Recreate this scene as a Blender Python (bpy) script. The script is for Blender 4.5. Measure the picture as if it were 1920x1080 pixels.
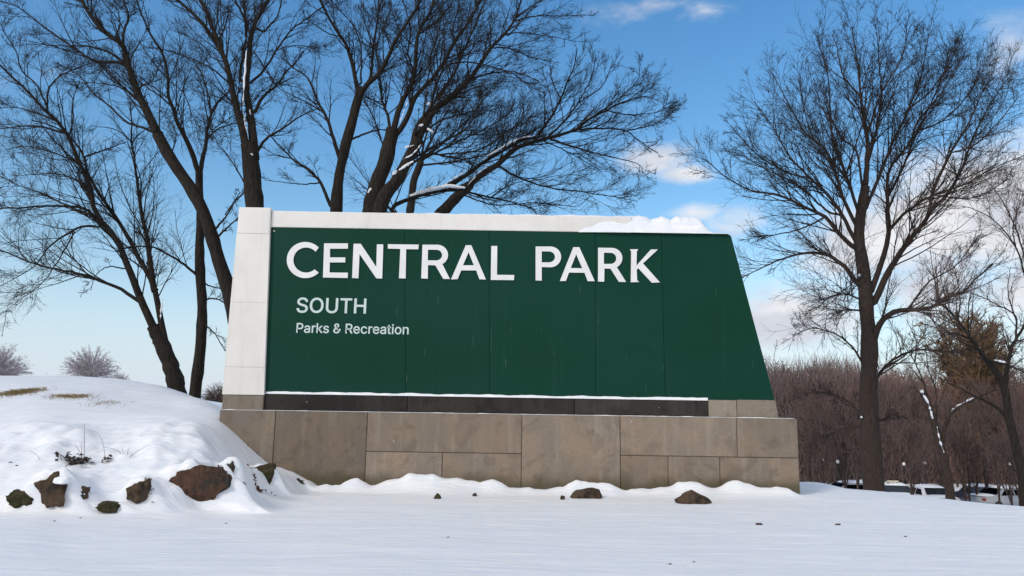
import bpy, bmesh, math, random
import numpy as np
from mathutils import Vector, Matrix, geometry

random.seed(7); rng = np.random.default_rng(7)
for o in list(bpy.data.objects): bpy.data.objects.remove(o)
SC = bpy.context.scene
COL = SC.collection

# ---------------------------------------------------------------- camera
CAM_H = 0.87; FPX = 1500.0
PITCH = math.atan(260 / FPX); ROLL = math.radians(0.89)
RM = Matrix.Rotation(math.pi / 2 + PITCH, 3, 'X') @ Matrix.Rotation(ROLL, 3, 'Z')
cd = bpy.data.cameras.new('camera'); cam = bpy.data.objects.new('camera', cd); COL.objects.link(cam)
cam.matrix_world = Matrix.Translation((0, 0, CAM_H)) @ RM.to_4x4()
cd.sensor_width = 36; cd.lens = FPX / 1920 * 36; cd.clip_end = 5000; cd.clip_start = 0.05
cd.dof.use_dof = True; cd.dof.focus_distance = 12.5; cd.dof.aperture_fstop = 5.0
SC.camera = cam

# ---------------------------------------------------------------- light
SUN_EL = math.radians(33); SUN_AZ = math.radians(226)      # measured from +Y towards +X
sd = bpy.data.lights.new('sun', 'SUN'); sun = bpy.data.objects.new('sun', sd); COL.objects.link(sun)
sdir = Vector((math.sin(SUN_AZ) * math.cos(SUN_EL), math.cos(SUN_AZ) * math.cos(SUN_EL), math.sin(SUN_EL)))
sun.rotation_euler = sdir.to_track_quat('Z', 'Y').to_euler()
sd.energy = 2.35; sd.angle = math.radians(14); sd.color = (1.0, .91, .79)

RN = np.array([list(r) for r in RM])
def ray(px, py):
    d = RN @ np.array([(px - 960) / FPX, -(py - 540) / FPX, -1.0]); return d
def at(px, py, Y):
    d = ray(px, py); return np.array([0, 0, CAM_H]) + d * Y / d[1]

# node helper
class NT:
    def __init__(s, t): s.t = t; s.n = t.nodes; s.l = t.links
    def new(s, ty, **k):
        n = s.n.new(ty)
        for a, b in k.items(): setattr(n, a, b)
        return n
    def put(s, v, sock):
        if isinstance(v, bpy.types.NodeSocket): s.l.new(v, sock)
        elif v is not None: sock.default_value = v
    def math(s, op, a, b=None, c=None, clamp=False):
        n = s.new('ShaderNodeMath', operation=op, use_clamp=clamp)
        s.put(a, n.inputs[0])
        if b is not None: s.put(b, n.inputs[1])
        if c is not None: s.put(c, n.inputs[2])
        return n.outputs[0]
    def vmath(s, op, a, b=None):
        n = s.new('ShaderNodeVectorMath', operation=op); s.put(a, n.inputs[0])
        if b is not None: s.put(b, n.inputs[1])
        return n.outputs['Value'] if op == 'DOT_PRODUCT' else n.outputs[0]
    def mix(s, f, a, b, mode='MIX'):
        n = s.new('ShaderNodeMix', data_type='RGBA', blend_type=mode)
        s.put(f, n.inputs[0]); s.put(a, n.inputs[6]); s.put(b, n.inputs[7]); return n.outputs[2]
    def noise(s, vec, scale, detail=4, rough=.5, dist=0):
        n = s.new('ShaderNodeTexNoise'); s.put(vec, n.inputs['Vector'])
        n.inputs['Scale'].default_value = scale; n.inputs['Detail'].default_value = detail
        n.inputs['Roughness'].default_value = rough; n.inputs['Distortion'].default_value = dist
        return n.outputs[0]
    def mapping(s, vec, sc=(1, 1, 1), loc=(0, 0, 0)):
        n = s.new('ShaderNodeMapping'); s.put(vec, n.inputs[0]); n.inputs['Scale'].default_value = sc
        n.inputs['Location'].default_value = loc; return n.outputs[0]
    def ramp(s, f, lo, hi, a=0.0, b=1.0):
        n = s.new('ShaderNodeMapRange', interpolation_type='SMOOTHSTEP'); s.put(f, n.inputs[0])
        n.inputs[1].default_value = lo; n.inputs[2].default_value = hi
        n.inputs[3].default_value = a; n.inputs[4].default_value = b; return n.outputs[0]

W = bpy.data.worlds.new('World'); SC.world = W; W.use_nodes = True
w = NT(W.node_tree); w.n.clear()
wo = w.new('ShaderNodeOutputWorld'); bg = w.new('ShaderNodeBackground'); bg.inputs[1].default_value = 0.1
sky = w.new('ShaderNodeTexSky', sky_type='NISHITA'); sky.sun_disc = False
sky.sun_elevation = SUN_EL; sky.sun_rotation = SUN_AZ
sky.air_density = 1.25; sky.dust_density = 0.6; sky.ozone_density = 2.2; sky.altitude = 0
tc = w.new('ShaderNodeTexCoord'); V = tc.outputs['Generated']
CLOUDS = [  # px, py, half width, half height, strength: where the clouds stand in the sky
    (1215, 300, 85, 34, .9), (1285, 328, 62, 22, .95), (1850, 410, 260, 120, 1.35), (1660, 450, 170, 85, 1.2),
    (1475, 600, 170, 75, 1.1), (1195, 14, 120, 26, .5), (1315, 20, 80, 22, .5), (1895, 100, 60, 75, .6),
    (1740, 520, 150, 95, .9), (1930, 540, 120, 100, .9), (1380, 420, 60, 34, .6), (1300, 400, 60, 20, .7),
    (2150, 300, 220, 120, 1.1), (2500, 500, 260, 90, 1.0), (-500, 250, 200, 70, .8), (900, -500, 260, 90, .8)]
msum = None
for (px, py, hw, hh, st) in CLOUDS:
    c = Vector(ray(px, py)).normalized()
    a = Vector((c.y, -c.x, 0)).normalized(); b = a.cross(c).normalized()
    if b.z < 0: b = -b
    p = w.math('DIVIDE', w.vmath('DOT_PRODUCT', V, tuple(a)), hw / FPX)
    q = w.math('DIVIDE', w.vmath('DOT_PRODUCT', V, tuple(b)), hh / FPX)
    r2 = w.math('ADD', w.math('MULTIPLY', p, p), w.math('MULTIPLY', q, q))
    m = w.ramp(w.math('SQRT', r2), 1.55, 0.0, 0, st)
    m = w.math('MULTIPLY', m, w.math('GREATER_THAN', w.vmath('DOT_PRODUCT', V, tuple(c)), 0.3))
    msum = m if msum is None else w.math('MAXIMUM', msum, m)
# broken cloud over the rest of the sky, away from the clear part
sepv = w.new('ShaderNodeSeparateXYZ'); w.l.new(V, sepv.inputs[0])
msum = w.math('MAXIMUM', msum, w.ramp(sepv.outputs[1], .62, .05, 0, .85))
vm = w.mapping(V, (1, 1, 2.1))
n1 = w.noise(vm, 9, 8, .6, .3); n2 = w.noise(vm, 26, 6, .65, .2)
nn = w.math('ADD', w.math('MULTIPLY', n1, .7), w.math('MULTIPLY', n2, .3))
dens = w.ramp(w.math('ADD', w.math('MULTIPLY', msum, .50), nn), .58, 1.02)
shade = w.ramp(w.noise(w.mapping(V, (1, 1, 2.1), (0, 0, .03)), 11, 5, .55), .35, .65)
ccol = w.mix(shade, (9.4, 9.9, 11.0, 1), (12.6, 12.7, 13.2, 1))
# aerosol-pale band above the horizon, all the way round
sep = w.new('ShaderNodeSeparateXYZ'); w.l.new(V, sep.inputs[0])
hz = w.ramp(sep.outputs[2], .36, -.02, 0, .97)
hz = w.math('MULTIPLY', hz, hz)
hsv = w.new('ShaderNodeHueSaturation'); hsv.inputs['Saturation'].default_value = 1.32; hsv.inputs['Value'].default_value = 2.45
w.l.new(sky.outputs[0], hsv.inputs['Color'])
col = w.mix(hz, hsv.outputs[0], (9.2, 10.5, 13.0, 1))
col = w.mix(dens, col, ccol)
w.l.new(col, bg.inputs[0]); w.l.new(bg.outputs[0], wo.inputs[0])

SC.view_settings.view_transform = 'Standard'; SC.view_settings.look = 'None'
SC.view_settings.gamma = 1; SC.view_settings.use_curve_mapping = False
SC.view_settings.exposure = -0.52

# ---------------------------------------------------------------- helpers
def tag(o, label=None, cat=None, group=None, kind=None):
    if label: o['label'] = label
    if cat: o['category'] = cat
    if group: o['group'] = group
    if kind: o['kind'] = kind
    return o
def link(name, me, mat=None, parent=None):
    o = bpy.data.objects.new(name, me); COL.objects.link(o)
    if mat is not None and me is not None and not me.materials: me.materials.append(mat)
    if parent is not None: o.parent = parent
    return o
def empty(name, loc, rz=0):
    o = bpy.data.objects.new(name, None); COL.objects.link(o); o.location = loc; o.rotation_euler = (0, 0, rz)
    o.empty_display_size = .2; return o
def mesh_np(name, v, q, smooth=True):
    me = bpy.data.meshes.new(name); v = np.asarray(v, np.float32); q = np.asarray(q, np.int32)
    me.vertices.add(len(v)); me.vertices.foreach_set('co', v.ravel())
    k = q.shape[1]
    me.loops.add(q.size); me.loops.foreach_set('vertex_index', q.ravel())
    me.polygons.add(len(q)); me.polygons.foreach_set('loop_start', np.arange(0, q.size, k, dtype=np.int32))
    me.polygons.foreach_set('loop_total', np.full(len(q), k, np.int32))
    me.polygons.foreach_set('use_smooth', np.full(len(q), smooth))
    me.update(calc_edges=True); return me
def bm_mesh(name, bm, smooth=False):
    me = bpy.data.meshes.new(name); bm.normal_update(); bm.to_mesh(me); bm.free()
    if smooth:
        for p in me.polygons: p.use_smooth = True
    return me
def prism(poly, y0, y1, bevel=0.0):
    """closed outline in X,Z swept from y0 (front) to y1 (back)"""
    bm = bmesh.new()
    a = [bm.verts.new((x, y0, z)) for x, z in poly]; b = [bm.verts.new((x, y1, z)) for x, z in poly]
    n = len(poly); f = bm.faces.new(a); bm.faces.new(b[::-1])
    for i in range(n): bm.faces.new((a[i], b[i], b[(i + 1) % n], a[(i + 1) % n]))
    bmesh.ops.recalc_face_normals(bm, faces=bm.faces)
    if bevel: bmesh.ops.bevel(bm, geom=list(bm.edges), offset=bevel, segments=2, affect='EDGES', profile=.6)
    return bm
def box(bm, x0, x1, y0, y1, z0, z1):
    v = [bm.verts.new((x, y, z)) for x in (x0, x1) for y in (y0, y1) for z in (z0, z1)]
    for f in ((0, 1, 3, 2), (4, 6, 7, 5), (0, 4, 5, 1), (2, 3, 7, 6), (0, 2, 6, 4), (1, 5, 7, 3)): bm.faces.new([v[i] for i in f])
def cyl(bm, x, y, z0, z1, r0, r1, n=10):
    a = [bm.verts.new((x + r0 * math.cos(t), y + r0 * math.sin(t), z0)) for t in np.linspace(0, 2 * math.pi, n, False)]
    b = [bm.verts.new((x + r1 * math.cos(t), y + r1 * math.sin(t), z1)) for t in np.linspace(0, 2 * math.pi, n, False)]
    bm.faces.new(a[::-1]); bm.faces.new(b)
    for i in range(n): bm.faces.new((a[i], a[(i + 1) % n], b[(i + 1) % n], b[i]))

# smooth value noise on arrays
_perm = rng.permutation(512); _val = rng.random(512) * 2 - 1
def vnoise(x, y):
    xi = np.floor(x).astype(int); yi = np.floor(y).astype(int); fx = x - xi; fy = y - yi
    fx = fx * fx * (3 - 2 * fx); fy = fy * fy * (3 - 2 * fy)
    h = lambda a, b: _val[(_perm[(a & 511)] + b * 57) & 511]
    return (h(xi, yi) * (1 - fx) + h(xi + 1, yi) * fx) * (1 - fy) + (h(xi, yi + 1) * (1 - fx) + h(xi + 1, yi + 1) * fx) * fy
def fbm(x, y, o=4):
    s = 0; a = 1.0
    for i in range(o): s = s + a * vnoise(x * 2 ** i + 17 * i, y * 2 ** i - 9 * i); a *= .5
    return s

# ---------------------------------------------------------------- materials
def mat(name, base, rough=.8, spec=.3):
    m = bpy.data.materials.new(name); m.use_nodes = True; t = NT(m.node_tree)
    b = m.node_tree.nodes['Principled BSDF']; b.inputs['Roughness'].default_value = rough
    b.inputs['Specular IOR Level'].default_value = spec
    b.inputs['Base Color'].default_value = (*base, 1); return m, t, b
def bump(t, b, h, strength, dist):
    n = t.new('ShaderNodeBump'); n.inputs['Strength'].default_value = strength; n.inputs['Distance'].default_value = dist
    t.put(h, n.inputs['Height']); t.l.new(n.outputs[0], b.inputs['Normal'])
def objco(t): return t.new('ShaderNodeTexCoord').outputs['Object']

def snow_mat():
    m, t, b = mat('snow', (.84, .86, .90), .55, .25)
    o = objco(t)
    st = t.mapping(o, (.55, 3.2, 1))
    streak = t.noise(st, 3.0, 6, .6, .4); fine = t.noise(o, 55, 5, .7); grain = t.noise(o, 240, 2, .6)
    patch = t.noise(t.mapping(o, (.5, 2.2, 1), (3, 1, 0)), 5.5, 5, .6, .6)
    crust = t.ramp(patch, .555, .625)
    thin = t.ramp(t.noise(t.mapping(o, (.9, 9, 1), (1, 7, 0)), 3.2, 4, .6, .3), .565, .63)
    crust = t.math('MAXIMUM', crust, t.math('MULTIPLY', thin, .9))
    colr = t.mix(t.ramp(streak, .35, .65), (.775, .81, .865, 1), (.85, .865, .895, 1))
    colr = t.mix(t.math('MULTIPLY', crust, .8), colr, (.95, .955, .96, 1))
    t.l.new(colr, b.inputs['Base Color'])
    t.put(t.math('SUBTRACT', .6, t.math('MULTIPLY', crust, .25)), b.inputs['Roughness'])
    h = t.math('ADD', t.math('MULTIPLY', streak, 1.0), t.math('MULTIPLY', fine, .16))
    h = t.math('ADD', h, t.math('MULTIPLY', grain, .05)); h = t.math('ADD', h, t.math('MULTIPLY', crust, .12))
    bump(t, b, h, .55, .03)
    b.inputs['Subsurface Weight'].default_value = .25; b.inputs['Subsurface Radius'].default_value = (.03, .04, .05)
    b.inputs['Subsurface Scale'].default_value = .5
    return m
def stone_mat(name, c0, c1, c2, moss=True):
    m, t, b = mat(name, c0, .88, .2)
    o = objco(t); info = t.new('ShaderNodeObjectInfo').outputs['Random']
    off = t.new('ShaderNodeCombineXYZ'); t.l.new(t.math('MULTIPLY', info, 37.0), off.inputs[0]); t.l.new(t.math('MULTIPLY', info, 11.0), off.inputs[2])
    ov = t.vmath('ADD', o, off.outputs[0])
    blot = t.noise(ov, 1.7, 6, .6, .5); streak = t.noise(t.mapping(ov, (5.5, 5.5, .45)), 1.6, 5, .6); grit = t.noise(o, 70, 4, .75); spots = t.noise(ov, 9, 5, .6)
    c = t.mix(t.ramp(blot, .32, .68), (*c0, 1), (*c1, 1))
    c = t.mix(t.math('MULTIPLY', t.ramp(streak, .48, .72), .4), c, (*c2, 1))
    c = t.mix(t.math('MULTIPLY', t.ramp(t.noise(ov, 2.6, 5, .62, 1.2), .50, .64), .5), c, (c0[0] * .58, c0[1] * .60, c0[2] * .64, 1))
    c = t.mix(t.math('MULTIPLY', t.ramp(spots, .60, .72), .45), c, (c0[0] * .5, c0[1] * .5, c0[2] * .5, 1))
    c = t.mix(t.math('MULTIPLY', t.ramp(t.noise(ov, 14, 3, .5), .70, .76), .6), c, (.42, .40, .37, 1))
    c = t.mix(.55, c, t.ramp(grit, .2, .8, .55, 1.3), 'MULTIPLY')
    val = t.new('ShaderNodeHueSaturation'); t.l.new(c, val.inputs['Color']); t.l.new(t.math('ADD', t.math('MULTIPLY', info, .46), .76), val.inputs['Value'])
    c = val.outputs[0]
    if moss:   # damp, mossy foot of the wall
        z = t.new('ShaderNodeSeparateXYZ'); t.l.new(o, z.inputs[0])
        k = t.ramp(t.math('ADD', z.outputs[2], t.math('MULTIPLY', t.noise(o, 3, 4, .6), -.35)), .12, -.1)
        c = t.mix(t.math('MULTIPLY', k, .75), c, (.07, .062, .03, 1))
    t.l.new(c, b.inputs['Base Color'])
    bump(t, b, t.math('ADD', grit, t.math('MULTIPLY', spots, 1.5)), .35, .006)
    return m
def paint_mat():
    m, t, b = mat('white_concrete', (.74, .72, .68), .7, .3); o = objco(t)
    c = t.mix(t.ramp(t.noise(o, 1.5, 5, .6), .35, .7), (.80, .775, .725, 1), (.73, .70, .65, 1))
    c = t.mix(t.math('MULTIPLY', t.ramp(t.noise(t.mapping(o, (7, 7, .5)), 1.5, 5, .6), .52, .75), .5), c, (.60, .56, .49, 1))
    c = t.mix(t.math('MULTIPLY', t.ramp(t.noise(o, 16, 3, .5), .70, .78), .35), c, (.42, .36, .28, 1))
    t.l.new(c, b.inputs['Base Color']); bump(t, b, t.noise(o, 60, 4, .7), .15, .004); return m
def green_mat():
    m, t, b = mat('green_panel', (.015, .09, .055), .5, .14); o = objco(t)
    big = t.noise(t.mapping(o, (.35, .35, .6)), 1.6, 3, .5); st = t.noise(t.mapping(o, (9, 9, .35)), 1.6, 6, .65); sp = t.noise(o, 9, 6, .6)
    c = t.mix(t.ramp(big, .35, .65), (.0015, .040, .021, 1), (.003, .043, .029, 1))
    c = t.mix(t.math('MULTIPLY', t.ramp(st, .52, .75), .25), c, (.016, .062, .044, 1))
    c = t.mix(t.math('MULTIPLY', t.ramp(st, .46, .28), .22), c, (.004, .030, .019, 1))
    c = t.mix(t.math('MULTIPLY', t.ramp(sp, .66, .8), .3), c, (.03, .085, .062, 1))
    sc = t.noise(t.mapping(o, (30, 30, 2.2)), 1.4, 2, .4)
    c = t.mix(t.math('MULTIPLY', t.ramp(sc, .74, .79), .35), c, (.10, .17, .13, 1))
    info = t.new('ShaderNodeObjectInfo').outputs['Random']
    hs = t.new('ShaderNodeHueSaturation'); t.l.new(c, hs.inputs['Color']); t.l.new(t.math('ADD', .93, t.math('MULTIPLY', info, .14)), hs.inputs['Value'])
    t.l.new(hs.outputs[0], b.inputs['Base Color'])
    t.put(t.math('ADD', .42, t.math('MULTIPLY', st, .25)), b.inputs['Roughness'])
    bump(t, b, t.noise(t.mapping(o, (1, 1, .4)), 1.5, 2, .5), .15, .02); return m
def bark_mat(name, c0, c1, sc=1.0):
    m, t, b = mat(name, c0, .9, .15); o = objco(t)
    r = t.noise(t.mapping(o, (26 * sc, 26 * sc, 4.5 * sc)), 1, 5, .65, .3); bl = t.noise(o, 1.6, 4, .6)
    c = t.mix(t.ramp(r, .35, .65), (*c0, 1), (*c1, 1)); c = t.mix(t.math('MULTIPLY', bl, .5), c, (c1[0] * .8, c1[1] * .85, c1[2] * .75, 1))
    t.l.new(c, b.inputs['Base Color']); bump(t, b, r, .8, .03 / sc); return m
def flat_mat(name, base, rough=.7, var=.25, sc=8, metal=0):
    m, t, b = mat(name, base, rough, .35); o = objco(t)
    c = t.mix(t.ramp(t.noise(o, sc, 4, .6), .3, .7), tuple(x * (1 - var) for x in base) + (1,), tuple(min(x * (1 + var), .95) for x in base) + (1,))
    t.l.new(c, b.inputs['Base Color']); b.inputs['Metallic'].default_value = metal; return m
def rock_mat(name, c0, c1, c2):
    m, t, b = mat(name, c0, .9, .2); o = objco(t)
    g = t.noise(t.mapping(o, (7, 7, 2.2)), 1.6, 6, .65, .4); f = t.noise(o, 26, 5, .7); k = t.noise(o, 5, 4, .6)
    c = t.mix(t.ramp(g, .35, .65), (*c0, 1), (*c1, 1)); c = t.mix(t.ramp(k, .52, .66), c, (*c2, 1))
    c = t.mix(.7, c, t.ramp(f, .25, .7, .35, 1.25), 'MULTIPLY'); t.l.new(c, b.inputs['Base Color'])
    bump(t, b, t.math('ADD', f, g), .9, .03); return m

def thicket_mat():
    m, t, b = mat('thicket_twigs', (.2, .12, .1), .95, .1); o = objco(t)
    z = t.new('ShaderNodeSeparateXYZ'); t.l.new(o, z.inputs[0])
    k = t.ramp(t.math('ADD', z.outputs[0], t.math('MULTIPLY', t.noise(o, .12, 3, .6), 22.0)), 42, 62)
    c = t.mix(k, (.25, .19, .18, 1), (.34, .195, .155, 1)); c = t.mix(t.ramp(t.noise(o, .5, 5, .7), .35, .7), t.mix(.4, c, (.06, .05, .05, 1)), c)
    t.l.new(c, b.inputs['Base Color']); return m
M = dict(
    snow=snow_mat(),
    stone=stone_mat('wall_stone', (.255, .195, .14), (.20, .168, .138), (.33, .285, .235)),
    pale_stone=stone_mat('pale_plinth_stone', (.26, .215, .165), (.22, .185, .15), (.33, .30, .27), False),
    dark=stone_mat('dark_slab', (.028, .024, .022), (.044, .038, .034), (.075, .068, .064), False),
    white=paint_mat(), green=green_mat(),
    mortar=flat_mat('joint_mortar', (.05, .042, .034), .95),
    letter=flat_mat('letter_white', (.80, .79, .78), .45, .05, 3),
    print=flat_mat('lettering_print', (.58, .68, .66), .5, .04, 3),
    bark=bark_mat('bark_dark', (.012, .0098, .0082), (.036, .029, .024)),
    bark_far=bark_mat('bark_brown', (.030, .021, .018), (.062, .045, .038)),
    wood_bark=bark_mat('wood_bark', (.05, .034, .03), (.085, .06, .052)),
    twig=flat_mat('twig', (.016, .013, .012), .9),
    twig_far=flat_mat('twig_brown', (.11, .075, .066), .9),
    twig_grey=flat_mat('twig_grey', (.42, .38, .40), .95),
    thicket=thicket_mat(),
    ochre=flat_mat('twig_ochre', (.16, .10, .055), .95, .3, 2),
    rock_red=rock_mat('rock_red_brown', (.115, .062, .042), (.07, .042, .032), (.05, .045, .035)),
    rock_moss=rock_mat('rock_mossy', (.045, .040, .022), (.085, .065, .035), (.03, .035, .014)),
    rock_brown=rock_mat('rock_brown', (.115, .078, .05), (.075, .052, .036), (.035, .028, .022)),
    rock_grey=rock_mat('rock_grey', (.075, .068, .055), (.05, .045, .038), (.10, .09, .075)),
    leaf=flat_mat('dead_leaf', (.12, .045, .022), .85, .4, 30),
    straw=flat_mat('straw', (.22, .16, .07), .85, .4, 30),
    stem=flat_mat('weed_stem', (.055, .040, .035), .9),
    rubber=flat_mat('rubber', (.02, .02, .02), .8), glass=flat_mat('car_glass', (.03, .04, .05), .12, .1),
    car_silver=flat_mat('car_paint_silver', (.35, .38, .42), .3, .05), car_dark=flat_mat('car_paint_dark', (.03, .035, .05), .3, .05),
    car_white=flat_mat('car_paint_white', (.75, .76, .78), .35, .05), car_blue=flat_mat('car_paint_blue', (.08, .14, .28), .3, .05),
    iron=flat_mat('lamp_iron', (.015, .016, .016), .5), globe=flat_mat('lamp_globe', (.85, .85, .82), .3, .03),
    cream=flat_mat('cream_board', (.62, .57, .42), .6, .1), red_lamp=flat_mat('tail_lamp', (.3, .01, .01), .3),
    alloy=flat_mat('alloy', (.3, .3, .32), .4))

# ---------------------------------------------------------------- terrain
def hz_y(px): return 800 + (px - 960) * .0155
cps = []
def cp(px, py, Y): p = at(px, py, Y); cps.append((p[0] / p[1], math.log(p[1]), (p[2] - CAM_H) / p[1]))
def cw(X, Y, Z): cps.append((X / Y, math.log(Y), (Z - CAM_H) / Y))
for Y in (2.5, 3.5, 5, 6.6):
    for u in (-1.1, -.6, -.2, .2, .6, 1.1): cw(u * Y, Y, 0)
for px, py in ((-300, 952), (0, 956), (150, 960), (300, 957), (420, 946), (520, 926), (600, 913)):   # foot of the mound
    cw(at(px, py, 1)[0] * CAM_H * FPX / (py - hz_y(px)), CAM_H * FPX / (py - hz_y(px)), 0.0)
for a in ((-300, 900, 8.1), (0, 900, 8.1), (110, 893, 8.1), (200, 915, 8.1), (290, 895, 8.2), (380, 885, 8.6), (450, 893, 9.3), (500, 900, 10.2),
          (-300, 830, 8.9), (0, 850, 8.7), (110, 845, 8.7), (200, 855, 8.7), (300, 840, 8.8), (380, 825, 9.2), (440, 855, 10.0), (490, 882, 10.5),
          (-300, 780, 10), (0, 790, 10), (150, 790, 10), (300, 790, 10), (380, 797, 10.2),
          (412, 787, 10.95), (440, 812, 10.95), (470, 842, 10.95), (500, 868, 10.95), (530, 888, 10.95), (570, 903, 10.95),
          (-300, 735, 12.5), (0, 738, 12.5), (150, 740, 12.5), (250, 752, 12.5), (330, 765, 12), (390, 778, 11.5),
          (-300, 706, 16), (0, 707, 16), (100, 708, 16), (200, 712, 15.5), (280, 722, 15), (320, 733, 14.5), (353, 741, 14), (377, 748, 13.3), (402, 765, 12.3),
          (-300, 712, 22), (0, 714, 22), (200, 717, 22), (300, 735, 20), (350, 748, 18), (400, 770, 16), (450, 785, 14),
          (-300, 713, 60), (0, 713, 60), (200, 717, 60), (400, 757, 60), (600, 790, 60),
          (-300, 716, 150), (0, 713, 150), (200, 716, 150), (400, 757, 150), (600, 785, 150)): cp(*a)
for a in ((650, 8.5), (900, 8.5), (1200, 8.5), (1500, 8.5), (650, 10), (900, 10), (1200, 10), (1500, 10), (700, 10.9), (960, 10.9), (1200, 10.9), (1490, 10.9), (1800, 8), (2300, 8)):
    cw(at(a[0], 800, a[1])[0], a[1], 0.0 if a[1] < 10.5 else .03)
for X, Y, Z in ((6.4, 10, 0), (5.3, 11.7, .0), (4.9, 13.2, .0), (9, 9.0, -.1), (-2, 14, .9), (0, 14, .5), (3, 14, .2), (-1, 20, .6), (3, 20, 0), (5, 18, -.35), (10, 14, -.75), (16, 20, -1.6),
                (12, 30, -1.75), (14, 30, -1.8), (20, 30, -2.3), (4, 30, -.9), (0, 45, -.5), (8, 45, -2.4), (15, 45, -3.2), (25, 45, -3.7), (40, 45, -3.9),
                (20, 60, -3.9), (30, 60, -3.9), (40, 60, -3.9), (60, 60, -3.9), (10, 60, -2.8), (30, 100, -3.9), (60, 100, -3.9), (100, 100, -3.9), (50, 180, -3), (150, 180, -3), (10, 100, -2), (15, 180, 0)): cw(X, Y, Z)
CP = np.array(cps); KU = 3.0
A = np.stack([CP[:, 0] * KU, CP[:, 1]], 1)
def phi(r2): return .5 * r2 * np.log(r2 + 1e-9)
n = len(A); K = phi(((A[:, None] - A[None]) ** 2).sum(-1)) + np.eye(n) * 2e-3
P = np.concatenate([np.ones((n, 1)), A], 1)
sol = np.linalg.solve(np.block([[K, P], [P.T, np.zeros((3, 3))]]), np.concatenate([CP[:, 2], np.zeros(3)]))
def base_z(X, Y):
    X = np.asarray(X, float); Y = np.asarray(Y, float)
    Yc = np.clip(Y, 2.5, 190); u = np.clip(X / Yc, -1.0, 1.0)
    q = np.stack([u * KU, np.log(Yc)], -1).reshape(-1, 2); out = np.empty(len(q))
    for i in range(0, len(q), 20000):
        s = q[i:i + 20000]; out[i:i + 20000] = phi(((s[:, None] - A[None]) ** 2).sum(-1)) @ sol[:n] + sol[n] + s @ sol[n + 1:]
    return CAM_H + out.reshape(Yc.shape) * Yc
def hit_base(px, py, y0=5.0, y1=16.0):
    d = ray(px, py); Y = np.arange(y0, y1, .02); X = d[0] / d[1] * Y; Z = CAM_H + d[2] / d[1] * Y
    k = np.nonzero(Z < base_z(X, Y))[0]; k = k[0] if len(k) else -1
    return X[k], Y[k], Z[k]
# rocks in the bank: centre px, foot py, width px, height px, material, ledge factor, label
ROCKS = [
    (36, 947, 50, 24, 'rock_moss', .8, 'small olive brown stone at the left end of the bank'),
    (88, 938, 62, 50, 'rock_brown', 1.0, 'angular brown boulder with a clump of snow resting on its top'),
    (137, 946, 46, 30, 'rock_brown', .6, 'low reddish brown rock just right of the angular brown boulder'),
    (257, 939, 40, 40, 'rock_brown', .9, 'jagged dark brown rock between the angular boulder and the big red one'),
    (203, 957, 42, 15, 'rock_moss', .7, 'small mossy stone low at the foot of the bank'),
    (376, 936, 96, 60, 'rock_red', 1.0, 'largest reddish brown boulder with a flat face under overhanging snow'),
    (427, 917, 26, 58, 'rock_grey', .9, 'narrow grey slab leaning against the largest red boulder'),
    (490, 911, 44, 36, 'rock_moss', .9, 'dark mossy boulder between the red boulder and the stone wall'),
    (553, 911, 34, 13, 'rock_moss', .5, 'flat mossy stone where the bank meets the wall foot')]
rocks = []
for (px, py, wp, hp, mt, lf, lab) in ROCKS:
    X, Y, Z = hit_base(px, py); s = Y / FPX; rocks.append((X, Y, Z, wp * s, hp * s, mt, lf, lab))
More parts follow.
